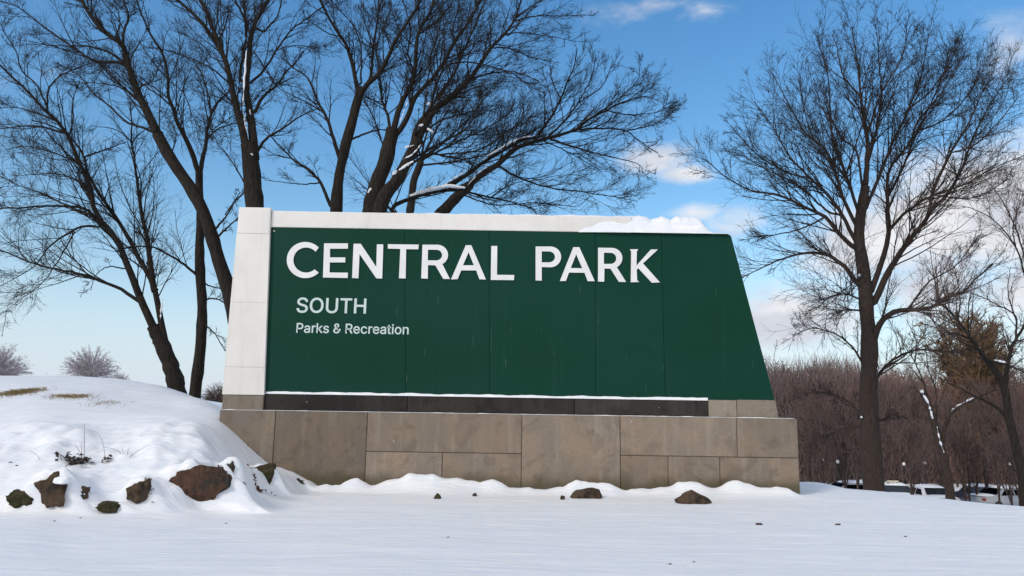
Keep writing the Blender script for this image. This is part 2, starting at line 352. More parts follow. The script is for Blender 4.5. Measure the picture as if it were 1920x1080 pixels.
# snow hummocks along the wall foot: px, half width px, height m
HUM = [(657, 24, .085), (612, 20, .05), (720, 16, .03), (770, 20, .075), (812, 16, .055), (848, 14, .03), (930, 28, .075), (885, 14, .03), (1000, 20, .035), (1040, 18, .03),
       (1105, 34, .10), (1148, 18, .06), (1075, 14, .04), (1195, 14, .045), (1240, 22, .035), (1290, 20, .07), (1320, 12, .03), (1385, 26, .07), (1440, 24, .06), (1483, 16, .03)]
_f = []
for px, py in ((-600, 952), (-300, 952), (0, 956), (150, 960), (300, 957), (420, 946), (520, 926), (600, 913)):
    Yf = CAM_H * FPX / (py - hz_y(px)); _f.append((at(px, py, Yf)[0], Yf))
_f += [(-2.2, 10.45), (6.0, 10.3), (8.5, 9.2), (14, 8.0)]; FX, FY = [a for a, b in _f], [b for a, b in _f]
def terrain(X, Y):
    Z = base_z(X, Y)
    near = np.clip((60 - Y) / 40, 0, 1)
    mound = np.clip((-1.8 - X) / 1.5, 0, 1) * np.clip((Y - 7.8) / 1.0, 0, 1) * np.clip((30 - Y) / 15, 0, 1)
    Z = Z + mound * (fbm(X * .8 + 3, Y * .6, 3) * .022 + fbm(X * 2.6, Y * 2.2 + 5) * .006)
    kf = np.clip((Y - (np.interp(X, FX, FY) - .10)) / .45, 0, 1); kf = kf * kf * (3 - 2 * kf); kf = np.where(Y > 2.5, kf, kf)
    Z = Z * kf + (1 - kf) * np.clip(Z * .1, -.015, .01)
    bank = np.exp(-((Y - 8.9) / .8) ** 2) * np.clip((-2.2 - X) / .6, 0, 1)
    Z = Z + kf * bank * (fbm(X * 2.4 + 11, Y * 1.8 + 2, 3) * .07 + np.abs(fbm(X * 3.7 + 1, Y * 2.6, 2)) * .05 + fbm(X * 9 + 5, Y * 8, 2) * .011)
    Z = Z + near * (fbm(X * .4, Y * .9, 2) * .006 + fbm(X * 1.3, Y * 4.2 + 8) * .0062 + fbm(X * 6, Y * 13, 2) * .0012)
    for (rx, ry, rz, wm, hm, mt, lf, lab) in rocks:
        g = np.exp(-(np.abs(X - rx) / (wm * .85)) ** 3.0); t = np.clip((Y - ry - .01) / .07, 0, 1); t = t * t * (3 - 2 * t)
        dz = (rz + hm * lf * (1.1 + .16 * fbm(X * 9 + rx, Y * 3, 3))) - Z
        Z = Z + np.clip(dz, 0, 1) * g * t * np.exp(-np.clip(Y - ry - .1, 0, 9) / .75)
    for (hx, hw, hh) in HUM:
        c = at(hx, 915, 10.72)[0]; wv = hw * 10.7 / FPX * 1.15
        Z = Z + hh * 1.25 * np.exp(-((X - c) / wv) ** 2) * np.exp(-((Y - 10.80) / .13) ** 2)
    rid = np.exp(-((Y - 10.86) / .13) ** 2) * np.clip((X + 2.6) / .3, 0, 1) * np.clip((3.9 - X) / .2, 0, 1)
    Z = Z + rid * (.03 + .03 * fbm(X * 4.5, Y * 1.2, 3))
    # drift against the right end of the wall
    Z = Z + .10 * np.exp(-((X - 4.55) / .5) ** 2 - ((Y - 12.2) / .6) ** 2)
    return Z
def graded(segs):
    out = []
    for a, b, s in segs: out += list(np.arange(a, b, s))
    return out
ga = lambda a, b, k: list(np.geomspace(a, b, k))
xs = [-x for x in ga(3000, 9.2, 40)] + graded([(-9, -6.6, .12), (-6.6, -1.6, .026), (-1.6, 4.4, .034), (4.4, 9, .1)]) + ga(9.1, 3000, 46)
ys = [-y for y in ga(200, 2, 8)] + graded([(0, 3, .5), (3, 7.4, .06), (7.4, 9.8, .025), (9.8, 11.2, .028), (11.2, 17, .12)]) + ga(17.2, 4000, 60)
xs = np.array(xs); ys = np.array(ys)
GX, GY = np.meshgrid(xs, ys); GZ = terrain(GX, GY)
far = np.clip((np.hypot(GX, GY) - 250) / 600, 0, 1); GZ = GZ * (1 - far) - 2.0 * far
nx, ny = len(xs), len(ys); idx = np.arange(nx * ny).reshape(ny, nx)
Q = np.stack([idx[:-1, :-1], idx[:-1, 1:], idx[1:, 1:], idx[1:, :-1]], -1).reshape(-1, 4)
ground = link('snow_ground', mesh_np('snow_ground', np.stack([GX, GY, GZ], -1).reshape(-1, 3), Q), M['snow'])
tag(ground, kind='structure')
def tz(x, y): return float(terrain(np.array([x]), np.array([y]))[0])

# ---------------------------------------------------------------- the sign
YB = 11.0
sign = empty('park_sign', (0, 0, 0))
tag(sign, 'long green CENTRAL PARK sign with white end pillar standing on a brown stone base', 'park sign')
BT = 1.037
JG = .005
def stone(name, x0, x1, z0, z1, y0, y1, m, bev=.006):
    bm = bmesh.new(); box(bm, x0 + JG / 2, x1 - JG / 2, y0, y1, z0 + JG / 2, z1 - JG / 2)
    bmesh.ops.recalc_face_normals(bm, faces=bm.faces)
    bmesh.ops.bevel(bm, geom=list(bm.edges), offset=bev, segments=2, affect='EDGES')
    return link(name, bm_mesh(name, bm), m, sign)
def PX(px, py=850, Y=YB): return at(px, py, Y)[0]
rowz = .512; zb = -.25
xl, xr = -3.942, 3.900
X1, X2, X3, X4 = PX(512), PX(686), PX(978), PX(1163)
blocks = [(xl, X1, zb, BT, 0), (X1, X2, zb, BT, .004), (X2, X3, rowz, BT, 0), (X2, PX(829, 880), zb, rowz, .003), (PX(829, 880), X3, zb, rowz, 0), (X3, X4, zb, BT, -.004),
          (X4, PX(1382, 820), rowz, BT, .003), (PX(1382, 820), xr, rowz, BT, -.003), (X4, PX(1253, 885), zb, rowz, 0), (PX(1253, 885), PX(1350, 885), zb, rowz, .001), (PX(1350, 885), xr, zb, rowz, .004)]
for (a, b, c, d, j) in blocks: stone('stone_block', a, b, c, d, YB + j, 12.1, M['stone'])
bm = bmesh.new(); box(bm, xl + .03, xr - .03, YB + .02, 12.07, zb, BT - .02); link('joint_mortar', bm_mesh('joint_mortar', bm), M['mortar'], sign)
# plinth course
P0 = 1.040; P1 = 1.262
stone('plinth_stone', -3.925, PX(493, 755), P0, P1 - .02, YB + .012, 12.0, M['pale_stone'])
dk = [PX(493, 760), PX(762, 760), PX(1077, 765), PX(1330, 768)]
for a, b in zip(dk[:-1], dk[1:]): stone('dark_slab', a + .003, b, P0, P1, YB + .05, 11.9, M['dark'], .004)
x5 = PX(1384, 765)
stone('plinth_stone', dk[3], x5, P0, P1 + .02, YB + .055, 11.9, M['pale_stone'])
stn = prism([(x5 + .004, P0), (3.668, P0), (3.632, P1 + .02), (x5 + .004, P1 + .02)], YB + .055, 11.9, .005); link('plinth_stone', bm_mesh('plinth_stone', stn), M['pale_stone'], sign)
# white pillar, in four lifts with hairline joints
lx = lambda z: -3.931 + (z - 1.26) * .0140; rx = lambda z: -3.362 - (z - 1.26) * .0322
for z0, z1 in ((1.243, 1.62), (1.62, 2.52), (2.52, 3.50), (3.50, 3.886)):
    bm = prism([(lx(z0), z0 + .0012), (rx(z0), z0 + .0012), (rx(z1), z1 - .0012), (lx(z1), z1 - .0012)], YB + .008, 11.95, (.0015 if z1 < 3.8 else .012))
    link('pillar_block', bm_mesh('pillar_block', bm), M['white'], sign)
# panel
YP = 11.06
def pp(px, py, Y=YP): p = at(px, py, Y); return (p[0], p[2])
ztop = lambda x: 3.598; PB = 1.288
pTL = pp(509, 427); pBL = pp(496, 741); pTR = pp(1370, 439); pBR = pp(1453, 749)
PT = .5 * (pTL[1] + pTR[1]); PB = .5 * (pBL[1] + pBR[1])
seams = [(pp(758, 430)[0], pp(761, 745)[0]), (pp(917, 430)[0], pp(918, 745)[0]), (pp(1116, 430)[0], pp(1117, 745)[0]), (pp(1240, 435)[0], pp(1247, 745)[0])]
edges = [(pTL[0], pBL[0])] + seams
for i in range(4):
    (ta, ba), (tb, bb) = edges[i], edges[i + 1]
    bm = prism([(ba + .0022, PB), (bb - .0022, PB), (tb - .0022, PT), (ta + .0022, PT)], YP, YP + .03, .0025)
    link('panel', bm_mesh('panel', bm), M['green'], sign)
ta, ba = edges[4]
poly = [(ba + .0022, PB), (pBR[0], PB)]
ex, ez = pBR[0] - pTR[0], PB - PT; L = math.hypot(ex, ez); r = .045
p0 = (pTR[0] + ex / L * r, PT + ez / L * r); p2 = (pTR[0] - r, PT)
for t in np.linspace(0, 1, 7):
    poly.append(((1 - t) ** 2 * p0[0] + 2 * t * (1 - t) * pTR[0] + t * t * p2[0], (1 - t) ** 2 * p0[1] + 2 * t * (1 - t) * PT + t * t * p2[1]))
poly.append((ta + .0022, PT))
link('panel', bm_mesh('panel', prism(poly, YP, YP + .03, .0025)), M['green'], sign)
inset = [(pBL[0] + .01, PB + .006), (pBR[0] - .012, PB + .006), (pTR[0] - .012, PT - .008), (pTL[0] + .01, PT - .008)]
link('sign_body', bm_mesh('sign_body', prism(inset, YP + .032, 11.85, .004)), M['green'], sign)
# white beam over the panel
xb0 = rx(3.7) + .004; xb1 = PX(1185, 400)
link('cap_beam', bm_mesh('cap_beam', prism([(xb0, PT + .003), (xb1, PT + .003), (xb1, 3.835), (xb0, 3.850)], YP - .012, 11.9, .012)), M['white'], sign)
# screws
for px, py in ((514, 433), (500, 536)):
    p = at(px, py, YP); bm = bmesh.new(); bmesh.ops.create_uvsphere(bm, u_segments=10, v_segments=6, radius=.011); me = bm_mesh('screw', bm, True)
    o = link('screw', me, M['white'], sign); o.location = (p[0], YP, p[2]); o.scale = (1, .5, 1)

# big letters, each cut out with real thickness
def arc(cx, cy, rx_, ry_, a0, a1, n=14): return [(cx + rx_ * math.cos(math.radians(a)), cy + ry_ * math.sin(math.radians(a))) for a in np.linspace(a0, a1, n)]
Z1 = lambda p: (520 + p[0] * .19792, 440 + p[1] * .19792); Z2 = lambda p: (880 + p[0] * .19792, 440 + p[1] * .19792)
GL = [
 (Z1, arc(265, 240, 176, 171, -44, -316, 40) + arc(356, 344, 32, 22, 20, -30, 3)[:0] + arc(272, 240, 121, 119, -312, -42, 34), None),
 (Z1, [(443, 82), (668, 82), (668, 132), (498, 132), (498, 215), (643, 215), (643, 262), (496, 262), (494, 358), (668, 360), (666, 410), (432, 405)], None),
 (Z1, [(722, 86), (790, 86), (937, 305), (943, 92), (1003, 92), (993, 415), (937, 413), (778, 182), (768, 412), (708, 410)], None),
 (Z1, [(1048, 90), (1340, 94), (1335, 138), (1220, 136), (1215, 414), (1152, 413), (1165, 134), (1046, 131)], None),
 (Z1, [(1375, 95)] + arc(1515, 192, 102, 97, -90, 62, 16) + [(1635, 420), (1572, 418), (1497, 290), (1427, 287), (1425, 417), (1363, 413)], [(1427, 142)] + arc(1505, 193, 56, 51, -90, 90, 12) + [(1425, 243)]),
 (Z1, [(1785, 100), (1838, 100), (1976, 424), (1914, 422), (1884, 338), (1742, 338), (1708, 420), (1645, 424)], [(1812, 165), (1862, 290), (1758, 290)]),
 (Z2, [(208, 107), (265, 107), (262, 380), (425, 382), (423, 430), (203, 428)], None),
 (Z2, [(628, 112)] + arc(768, 210, 102, 98, -90, 90, 18) + [(686, 305), (686, 435), (628, 433)], [(686, 157)] + arc(756, 210, 56, 52, -90, 90, 12) + [(686, 262)]),
 (Z2, [(985, 118), (1042, 118), (1188, 440), (1122, 440), (1092, 360), (945, 358), (915, 438), (858, 438)], [(1013, 185), (1070, 318), (960, 316)]),
 (Z2, [(1220, 123)] + arc(1350, 222, 100, 97, -90, 62, 16) + [(1485, 447), (1418, 447), (1338, 322), (1280, 320), (1278, 445), (1220, 443)], [(1275, 170)] + arc(1338, 224, 55, 53, -90, 90, 12) + [(1275, 277)]),
 (Z2, [(1522, 138), (1600, 138), (1587, 158), (1584, 292), (1720, 140), (1786, 140), (1645, 272), (1806, 452), (1730, 455), (1602, 318), (1586, 332), (1590, 432), (1610, 448), (1530, 450), (1534, 158)], None)]
YL = YP - .018
for (zf, outer, hole) in GL:
    loops = [[at(*zf(p), YL) for p in lp] for lp in ([outer] + ([hole] if hole else []))]
    bm = bmesh.new(); fr = []; 
    for lp in loops: fr.append([bm.verts.new((p[0], YL, p[2])) for p in lp])
    flat = [v for lp in fr for v in lp]
    for tri in geometry.tessellate_polygon([[Vector((p[0], p[2], 0)) for p in lp] for lp in loops]):
        try: bm.faces.new([flat[i] for i in tri])
        except ValueError: pass
    for lp in fr:
        bk = [bm.verts.new((v.co.x, YP - .0005, v.co.z)) for v in lp]; k = len(lp)
        for i in range(k): bm.faces.new((lp[i], lp[(i + 1) % k], bk[(i + 1) % k], bk[i]))
    bmesh.ops.recalc_face_normals(bm, faces=bm.faces)
    for f in bm.faces:
        if abs(f.normal.y) > .9 and f.normal.y > 0: f.normal_flip()
    link('letter', bm_mesh('letter', bm), M['letter'], sign)

import os
INTER = None
try:   # the interface typeface that ships inside Blender
    fp = os.path.join(bpy.utils.resource_path('LOCAL'), 'datafiles', 'fonts', 'Inter.woff2')
    if os.path.exists(fp): INTER = bpy.data.fonts.load(fp)
except Exception: INTER = None
# small lettering from the built-in font, one mesh per letter
def small_text(txt, x0p, x1p, ytop, ybot, topchar_h):
    cu = bpy.data.curves.new('t', 'FONT'); cu.body = txt; cu.size = 1; cu.offset = .009; cu.resolution_u = 3
    if INTER: cu.font = INTER
    tmp = bpy.data.objects.new('t', cu); COL.objects.link(tmp)
    dg = bpy.context.evaluated_depsgraph_get(); dg.update()
    me = bpy.data.meshes.new_from_object(tmp.evaluated_get(dg)); bpy.data.objects.remove(tmp)
    bm = bmesh.new(); bm.from_mesh(me); bmesh.ops.remove_doubles(bm, verts=bm.verts, dist=1e-5)
    seen = set(); isl = []
    for v in bm.verts:
        if v in seen: continue
        st = [v]; comp = []; seen.add(v)
        while st:
            a = st.pop(); comp.append(a)
            for e in a.link_edges:
                b_ = e.other_vert(a)
                if b_ not in seen: seen.add(b_); st.append(b_)
        isl.append(comp)
    xa = min(v.co.x for v in bm.verts); xb = max(v.co.x for v in bm.verts); ya = min(v.co.y for v in bm.verts); yb = max(v.co.y for v in bm.verts)
    A0 = at(x0p, ybot, YP); A1 = at(x1p, ybot + (x1p - x0p) * .0155, YP); zt = at(x0p, ytop, YP)[2]; zb_ = A0[2]
    isl = sorted(([min(v.co.x for v in c), max(v.co.x for v in c), c] for c in isl), key=lambda t: t[0]); grp = []
    for c in isl:
        if grp and c[0] < grp[-1][1] - .03 * (grp[-1][1] - grp[-1][0]) and (c[1] <= grp[-1][1] + .02): grp[-1][2] = grp[-1][2] + c[2]; grp[-1][1] = max(grp[-1][1], c[1])
        else: grp.append(c)
    for g in grp:
        s = set(g[2]); nb = bmesh.new(); mp = {}
        for v in g[2]:
            mp[v] = nb.verts.new((A0[0] + (v.co.x - xa) / (xb - xa) * (A1[0] - A0[0]), YP - .003, zb_ + (v.co.y - ya) / (yb - ya) * (zt - zb_)))
        for f in bm.faces:
            if f.verts[0] in s:
                try: nb.faces.new([mp[v] for v in f.verts])
                except ValueError: pass
        bmesh.ops.recalc_face_normals(nb, faces=nb.faces)
        ext = bmesh.ops.extrude_face_region(nb, geom=list(nb.faces))
        for v in [e for e in ext['geom'] if isinstance(e, bmesh.types.BMVert)]: v.co.y = YP - .0004
        bmesh.ops.recalc_face_normals(nb, faces=nb.faces)
        link('small_letter', bm_mesh('small_letter', nb), M['print'], sign)
    bm.free()
small_text('SOUTH', 555.5, 686, 557.5, 586.5, 1)
small_text('Parks & Recreation', 555.5, 766, 605, 624, 1)

# snow lying on the sign
def loaf(name, xa, xb, y0, y1, zb_, hfun, label, cat, nx_=160, ny_=18, lump=.02, seed=0, blend=0):
    xv = np.linspace(xa, xb, nx_); t = np.linspace(0, 1, ny_); X_, T_ = np.meshgrid(xv, t)
    prof = (1 - np.abs(2 * T_ - 1) ** 3.4) ** (1 / 2.4)
    H = hfun(X_) * prof * (1 + lump * 6 * fbm(X_ * 3 + seed, T_ * 2.2 + seed, 3))
    Yv = y0 + (y1 - y0) * T_ + lump * fbm(X_ * 4 + seed, T_ * 3, 3) * (T_ < .5) * prof
    if blend: Yv = Yv + blend * np.clip(1 - (X_ - xa) / .5, 0, 1)
    Vv = np.stack([X_, Yv, zb_ + H], -1).reshape(-1, 3); ii = np.arange(nx_ * ny_).reshape(ny_, nx_)
    q = np.stack([ii[:-1, :-1], ii[:-1, 1:], ii[1:, 1:], ii[1:, :-1]], -1).reshape(-1, 4)
    o = link(name, mesh_np(name, Vv, q), M['snow']); tag(o, label, cat); return o
def interp(px, hv, Y=11.1):
    xx = np.array([PX(p, 400, Y) for p in px]); return lambda X_: np.interp(X_, xx, hv)
hb = interp([508, 560, 700, 760, 900, 1000, 1120, 1190], [.016, .03, .034, .042, .046, .05, .052, .03])
loaf('snow_layer', xb0 + .01, xb1 - .002, YP - .01, 11.88, 3.832, lambda X_: hb(X_) * (1 + .25 * fbm(X_ * 6, X_ * 0, 3)), 'thin layer of snow lying along the white beam of the sign', 'snow layer', lump=.004)
hs_ = interp([1085, 1100, 1120, 1150, 1185, 1200, 1210, 1222, 1232, 1243, 1250, 1258, 1272, 1290, 1302, 1312, 1318, 1326, 1335, 1355, 1368], [.26, .262, .265, .27, .27, .275, .255, .215, .245, .275, .255, .215, .26, .295, .295, .27, .2, .08, .035, .022, .008])
loaf('snow_heap', PX(1085, 400), PX(1368, 400), YP - .05, 11.85, PT - .004, lambda X_: hs_(X_) * np.interp(X_, [PX(1000), PX(1180)], [1.02, 1.12]), 'lumpy heap of snow on the right part of the green panel top', 'snow heap', 240, 30, .03, 4, .036)
loaf('snow_ledge', dk[0] + .01, dk[3] - .004, YB + .048, YP + .03, P1 + .0015, lambda X_: .034 + .008 * fbm(X_ * 5, X_ * 0, 4), 'thin white line of snow on the dark slabs under the green panel', 'snow line', 300, 8, .001)
loaf('snow_dusting', -3.9, 3.86, YB + .004, YB + .045, BT - .001, lambda X_: .006 + .005 * np.clip(fbm(X_ * 5, X_ * 0 + 3, 3), 0, 1), 'dusting of snow along the top edge of the stone base', 'snow dusting', 300, 6, .0005)

# ---------------------------------------------------------------- trees
def tubes(Pn, Rn, S):
    n_, K_, _ = Pn.shape
    T = np.gradient(Pn, axis=1); T /= np.linalg.norm(T, axis=2, keepdims=True) + 1e-9
    ref = np.where(np.abs(T[:, :1, 2:3]) > .9, np.array([1., 0, 0]), np.array([0, 0, 1.])); ref = np.broadcast_to(ref, T.shape)
    U = np.cross(T, ref); U /= np.linalg.norm(U, axis=2, keepdims=True) + 1e-9; Vv = np.cross(T, U)
    a = np.linspace(0, 2 * np.pi, S, False)
    ring = Pn[:, :, None] + Rn[:, :, None, None] * (U[:, :, None] * np.cos(a)[None, None, :, None] + Vv[:, :, None] * np.sin(a)[None, None, :, None])
    ii = np.arange(n_ * K_ * S).reshape(n_, K_, S); jn = np.roll(ii, -1, 2)
    q = np.stack([ii[:, :-1], jn[:, :-1], jn[:, 1:], ii[:, 1:]], -1).reshape(-1, 4)
    return ring.reshape(-1, 3), q
def join(parts):
    vs, qs, o_ = [], [], 0
    for v, q in parts: vs.append(v); qs.append(q + o_); o_ += len(v)
    return np.concatenate(vs), np.concatenate(qs)
def resample(pts, K_, wig=0.0, rg=rng):
    pts = np.asarray(pts, float); m = len(pts)
    if m > 2:  # Catmull-Rom
        e = np.concatenate([[2 * pts[0] - pts[1]], pts, [2 * pts[-1] - pts[-2]]]); out = []
        for i in range(m - 1):
            for t in np.linspace(0, 1, 8, False):
                a, b, c, d = e[i:i + 4]; out.append(.5 * (2 * b + (c - a) * t + (2 * a - 5 * b + 4 * c - d) * t * t + (3 * b - a - 3 * c + d) * t ** 3))
        out.append(pts[-1]); pts = np.array(out)
    s = np.concatenate([[0], np.cumsum(np.linalg.norm(np.diff(pts, axis=0), axis=1))]); tt = np.linspace(0, s[-1], K_)
    out = np.stack([np.interp(tt, s, pts[:, k]) for k in range(3)], 1)
    if wig: out[1:-1] += rg.normal(0, wig, (K_ - 2, 3))
    return out, s[-1]
def grow(Pn, Rn, count, t0, t1, L, ang, K_, rmul, rtip, curl, up, rg, lt=.55, rmax=1e9):
    """children for every parent polyline; L = mean length per parent (array), vectorised"""
    n_, Kp, _ = Pn.shape; par = np.repeat(np.arange(n_), count); m = len(par)
    t = t0 + (t1 - t0) * (rg.random(m)); f = t * (Kp - 1); i = np.clip(f.astype(int), 0, Kp - 2); fr = (f - i)[:, None]
    p = Pn[par, i] * (1 - fr) + Pn[par, i + 1] * fr; T = Pn[par, i + 1] - Pn[par, i]; T /= np.linalg.norm(T, axis=1, keepdims=True) + 1e-9
    r = Rn[par, i] * (1 - fr[:, 0]) + Rn[par, i + 1] * fr[:, 0]
    rv = rg.normal(size=(m, 3)); rv[:, 1] *= .75; rv -= (rv * T).sum(1, keepdims=True) * T; rv /= np.linalg.norm(rv, axis=1, keepdims=True) + 1e-9
    th = np.radians(rg.normal(ang, ang * .28, m))[:, None]; D = np.cos(th) * T + np.sin(th) * rv
    D[:, 2] += up * .7; D /= np.linalg.norm(D, axis=1, keepdims=True)
    Lc = (np.repeat(L, count) if np.ndim(L) else L) * rg.uniform(.45, 1.35, m) * (1 - lt * t); st = (Lc / (K_ - 1))[:, None]
    out = np.empty((m, K_, 3)); out[:, 0] = p; bend = rg.normal(0, curl, (m, 3))
    for k in range(1, K_):
        D = D + bend * .5 + rg.normal(0, curl, (m, 3)); D[:, 2] += up * .25; D /= np.linalg.norm(D, axis=1, keepdims=True); out[:, k] = out[:, k - 1] + D * st
    r0 = np.minimum(r * rmul, rmax); tt = np.linspace(0, 1, K_)[None]; R_ = np.maximum(r0[:, None] * (1 - .75 * tt), rtip * (1 - .35 * tt))
    return out, R_, Lc
def traced_tree(label, Y, trunk, limbs, seed, dens=1.0, mats=('bark', 'twig'), group=None, snow=(), cat='tree', drift=1.0, fine=1.0, up=.12, lscale=1.0, nm='bare_tree', l3=6, lt1=.68):
    """trunk / limbs: list of (pixel points, start width, end width); all become solid wood at distance Y"""
    rg = np.random.default_rng(seed); u = Y / FPX
    def solid(pts, w0, w1, K_, dy0, dy1, wig, ws_=.78, tp_=1.4):
        q = [at(p[0], p[1], Y + dy0 + (dy1 - dy0) * i / max(1, len(pts) - 1)) for i, p in enumerate(pts)]
        P_, L_ = resample(q, K_, wig, rg); tt = np.linspace(0, 1, K_); return P_, ((w0 - w1) * (1 - tt) ** tp_ + w1) * ws_ * .5 * u, L_
    tp, tw0, tw1 = trunk; P_, R_, _ = solid(tp, tw0, tw1, 26, 0, 0, .002, .88, 1.0)
    b = P_[0].copy(); g = tz(b[0], b[1])
    if P_[0, 2] > g - .1:   # carry the butt down into the snow, with a flare
        k = max(2, int((P_[0, 2] - g + .3) / .35)); ext = np.linspace([b[0] , b[1], g - .35], b, k, False); P_ = np.concatenate([ext, P_]); R_ = np.concatenate([np.linspace(R_[0] * 1.35, R_[0], k), R_])
    root = empty(nm, (float(b[0]), float(b[1]), g)); tag(root, label, cat, group)
    inv = np.array([b[0], b[1], g])
    def add(name, v, q, m, sm=True, kind=None):
        o = link(name, mesh_np(name, v - inv, q, sm), M[m], root)
        if kind: o['kind'] = kind
        return o
    v, q = tubes(P_[None], R_[None] * (1 + .04 * rg.normal(size=len(R_)))[None], 14)
    v = v + .035 * tw0 * u * fbm(v[:, 0] * 9 + v[:, 1] * 3, v[:, 2] * 2.2, 3)[:, None] * np.array([1, .5, 0]); add('trunk', v, q, mats[0])
    tw = []; L0 = [(P_, R_)]
    for li, (pts, w0, w1) in enumerate(limbs):
        dy1 = rg.normal(0, 1) * drift * Y / 18; W_ = np.concatenate([a for a, b in L0])
        s0 = np.array(at(pts[0][0], pts[0][1], Y)); dd = np.hypot(W_[:, 0] / W_[:, 1] - s0[0] / s0[1], (W_[:, 2] - CAM_H) / W_[:, 1] - (s0[2] - CAM_H) / s0[1]); kk = int(dd.argmin())
        dy0 = W_[kk, 1] - Y if dd[kk] * FPX < 60 else 0.0      # a limb leaves its parent where the parent really is
        P0_, R0_, L_ = solid(pts, w0, w1, 24, dy0, dy0 + dy1, .0045 * Y / 15)
        if dd[kk] * FPX < 60 and dd[kk] * FPX > 1.5:
            P0_ = np.concatenate([W_[kk][None], P0_]); R0_ = np.concatenate([[R0_[0] * 1.1], R0_])
        L0.append((P0_, R0_))
        R0_[0] *= 1.12
        v, q = tubes(P0_[None], R0_[None], 8); cnt = max(3, int(L_ / u / 19 * dens * (1 if L_ / u > 130 else .55)))
        A1, B1, L1 = grow(P0_[None], R0_[None], cnt, .16, 1, np.array([min(L_ * .55, 165 * u) * lscale]), 28, 10, .5, .46 * u, .06, up, rg, lt1, 1.45 * u)
        v1, q1 = tubes(A1, B1, 4); vv, qq = join([(v, q), (v1, q1)]); add('limb', vv, qq, mats[0])
        A1 = np.concatenate([A1]); 
        A2, B2, L2 = grow(A1, B1, max(2, int(8 * fine)), .22, 1, L1 * .5, 34, 6, .6, .30 * u, .085, up * .7, rg, .35, .8 * u)
        # a few fine shoots straight off the limb
        A2b, B2b, L2b = grow(P0_[None], R0_[None], int(cnt * .5), .25, 1, np.array([34 * u]), 48, 6, .3, .42 * u, .12, up, rg, .2, .8 * u)
        A2 = np.concatenate([A2, A2b]); B2 = np.concatenate([B2, B2b]); L2 = np.concatenate([L2, L2b])
        A3, B3, L3 = grow(A2, B2, l3, .2, 1, L2 * .55, 36, 3, .7, .20 * u, .11, up * .5, rg, .3, .34 * u)
        tw += [tubes(A2, B2, 3), tubes(A3, B3, 3)]
    v, q = join(tw); add('twigs', v, q, mats[1], False, 'stuff')
    for (pts, wpx, lift) in snow:     # snow lying along limbs
        q_ = [at(p[0], p[1] - lift, Y - .12) for p in pts]; P2, L_ = resample(q_, 14, .004, rg)
        R2 = wpx * .40 * u * (.35 + .65 * np.sin(np.linspace(.15, np.pi - .15, 14))) * rg.uniform(.75, 1.2, 14)
        if wpx < 7: R2 = R2 * np.where(rg.random(14) < .35, .12, 1)
        v, q = tubes(P2[None], R2[None], 6); add('snow_patch', v, q, 'snow')
    return root

TA = traced_tree('leaning two stemmed bare tree rooted on the crest of the snowy mound', 17.5,
    ([(334, 745), (326, 705), (312, 665), (297, 632), (288, 612)], 38, 27),
    [([(305, 655), (268, 570), (240, 500), (222, 455), (200, 425), (178, 398), (168, 344), (148, 304), (130, 259), (107, 226), (81, 204), (56, 174), (30, 152), (0, 122), (-50, 90)], 21, 4),
     ([(314, 668), (300, 590), (285, 530), (255, 475), (232, 430), (213, 400), (190, 370), (165, 325), (158, 295), (146, 275), (125, 250), (95, 235), (60, 226)], 18, 3),
     ([(288, 540), (283, 500), (276, 450), (268, 410), (262, 375), (252, 296), (246, 266), (247, 230), (243, 190)], 15, 3),
     ([(262, 566), (230, 545), (211, 535), (155, 515), (116, 507), (70, 496), (0, 468), (-40, 450)], 9, 2.5),
     ([(187, 426), (158, 424), (130, 436), (91, 464), (63, 500), (0, 537)], 7, 1.5),
     ([(180, 412), (160, 392), (115, 386), (60, 388), (0, 392), (-30, 398)], 8, 2.5),
     ([(170, 366), (141, 337), (104, 326), (67, 327), (20, 330)], 6, 1.5), ([(175, 404), (141, 392), (111, 378), (81, 363), (44, 351), (0, 330)], 6, 2),
     ([(115, 248), (74, 237), (37, 237), (0, 242), (-40, 244)], 6, 2), ([(105, 226), (67, 211), (37, 203), (0, 202)], 5, 1.5),
     ([(159, 294), (196, 281), (237, 266)], 5, 2.5), ([(89, 204), (70, 160), (41, 133), (30, 96), (7, 59), (-5, 30)], 5, 1.5),
     ([(130, 255), (137, 222), (137, 189), (150, 150)], 4, 1.5), ([(89, 204), (91, 170), (111, 144), (148, 126), (174, 118)], 5, 2),
     ([(246, 266), (228, 248), (205, 240), (170, 236)], 4, 1.5), ([(247, 270), (262, 250), (290, 235)], 4, 1.5), ([(235, 505), (205, 500), (180, 515), (170, 545)], 4, 1.5),
     ([(150, 305), (110, 290), (60, 275), (10, 280)], 5, 1.5), ([(140, 435), (115, 480), (80, 530), (40, 560), (0, 590)], 4, 1)],
    1, snow=[([(305, 560), (300, 600)], 4, 0)])
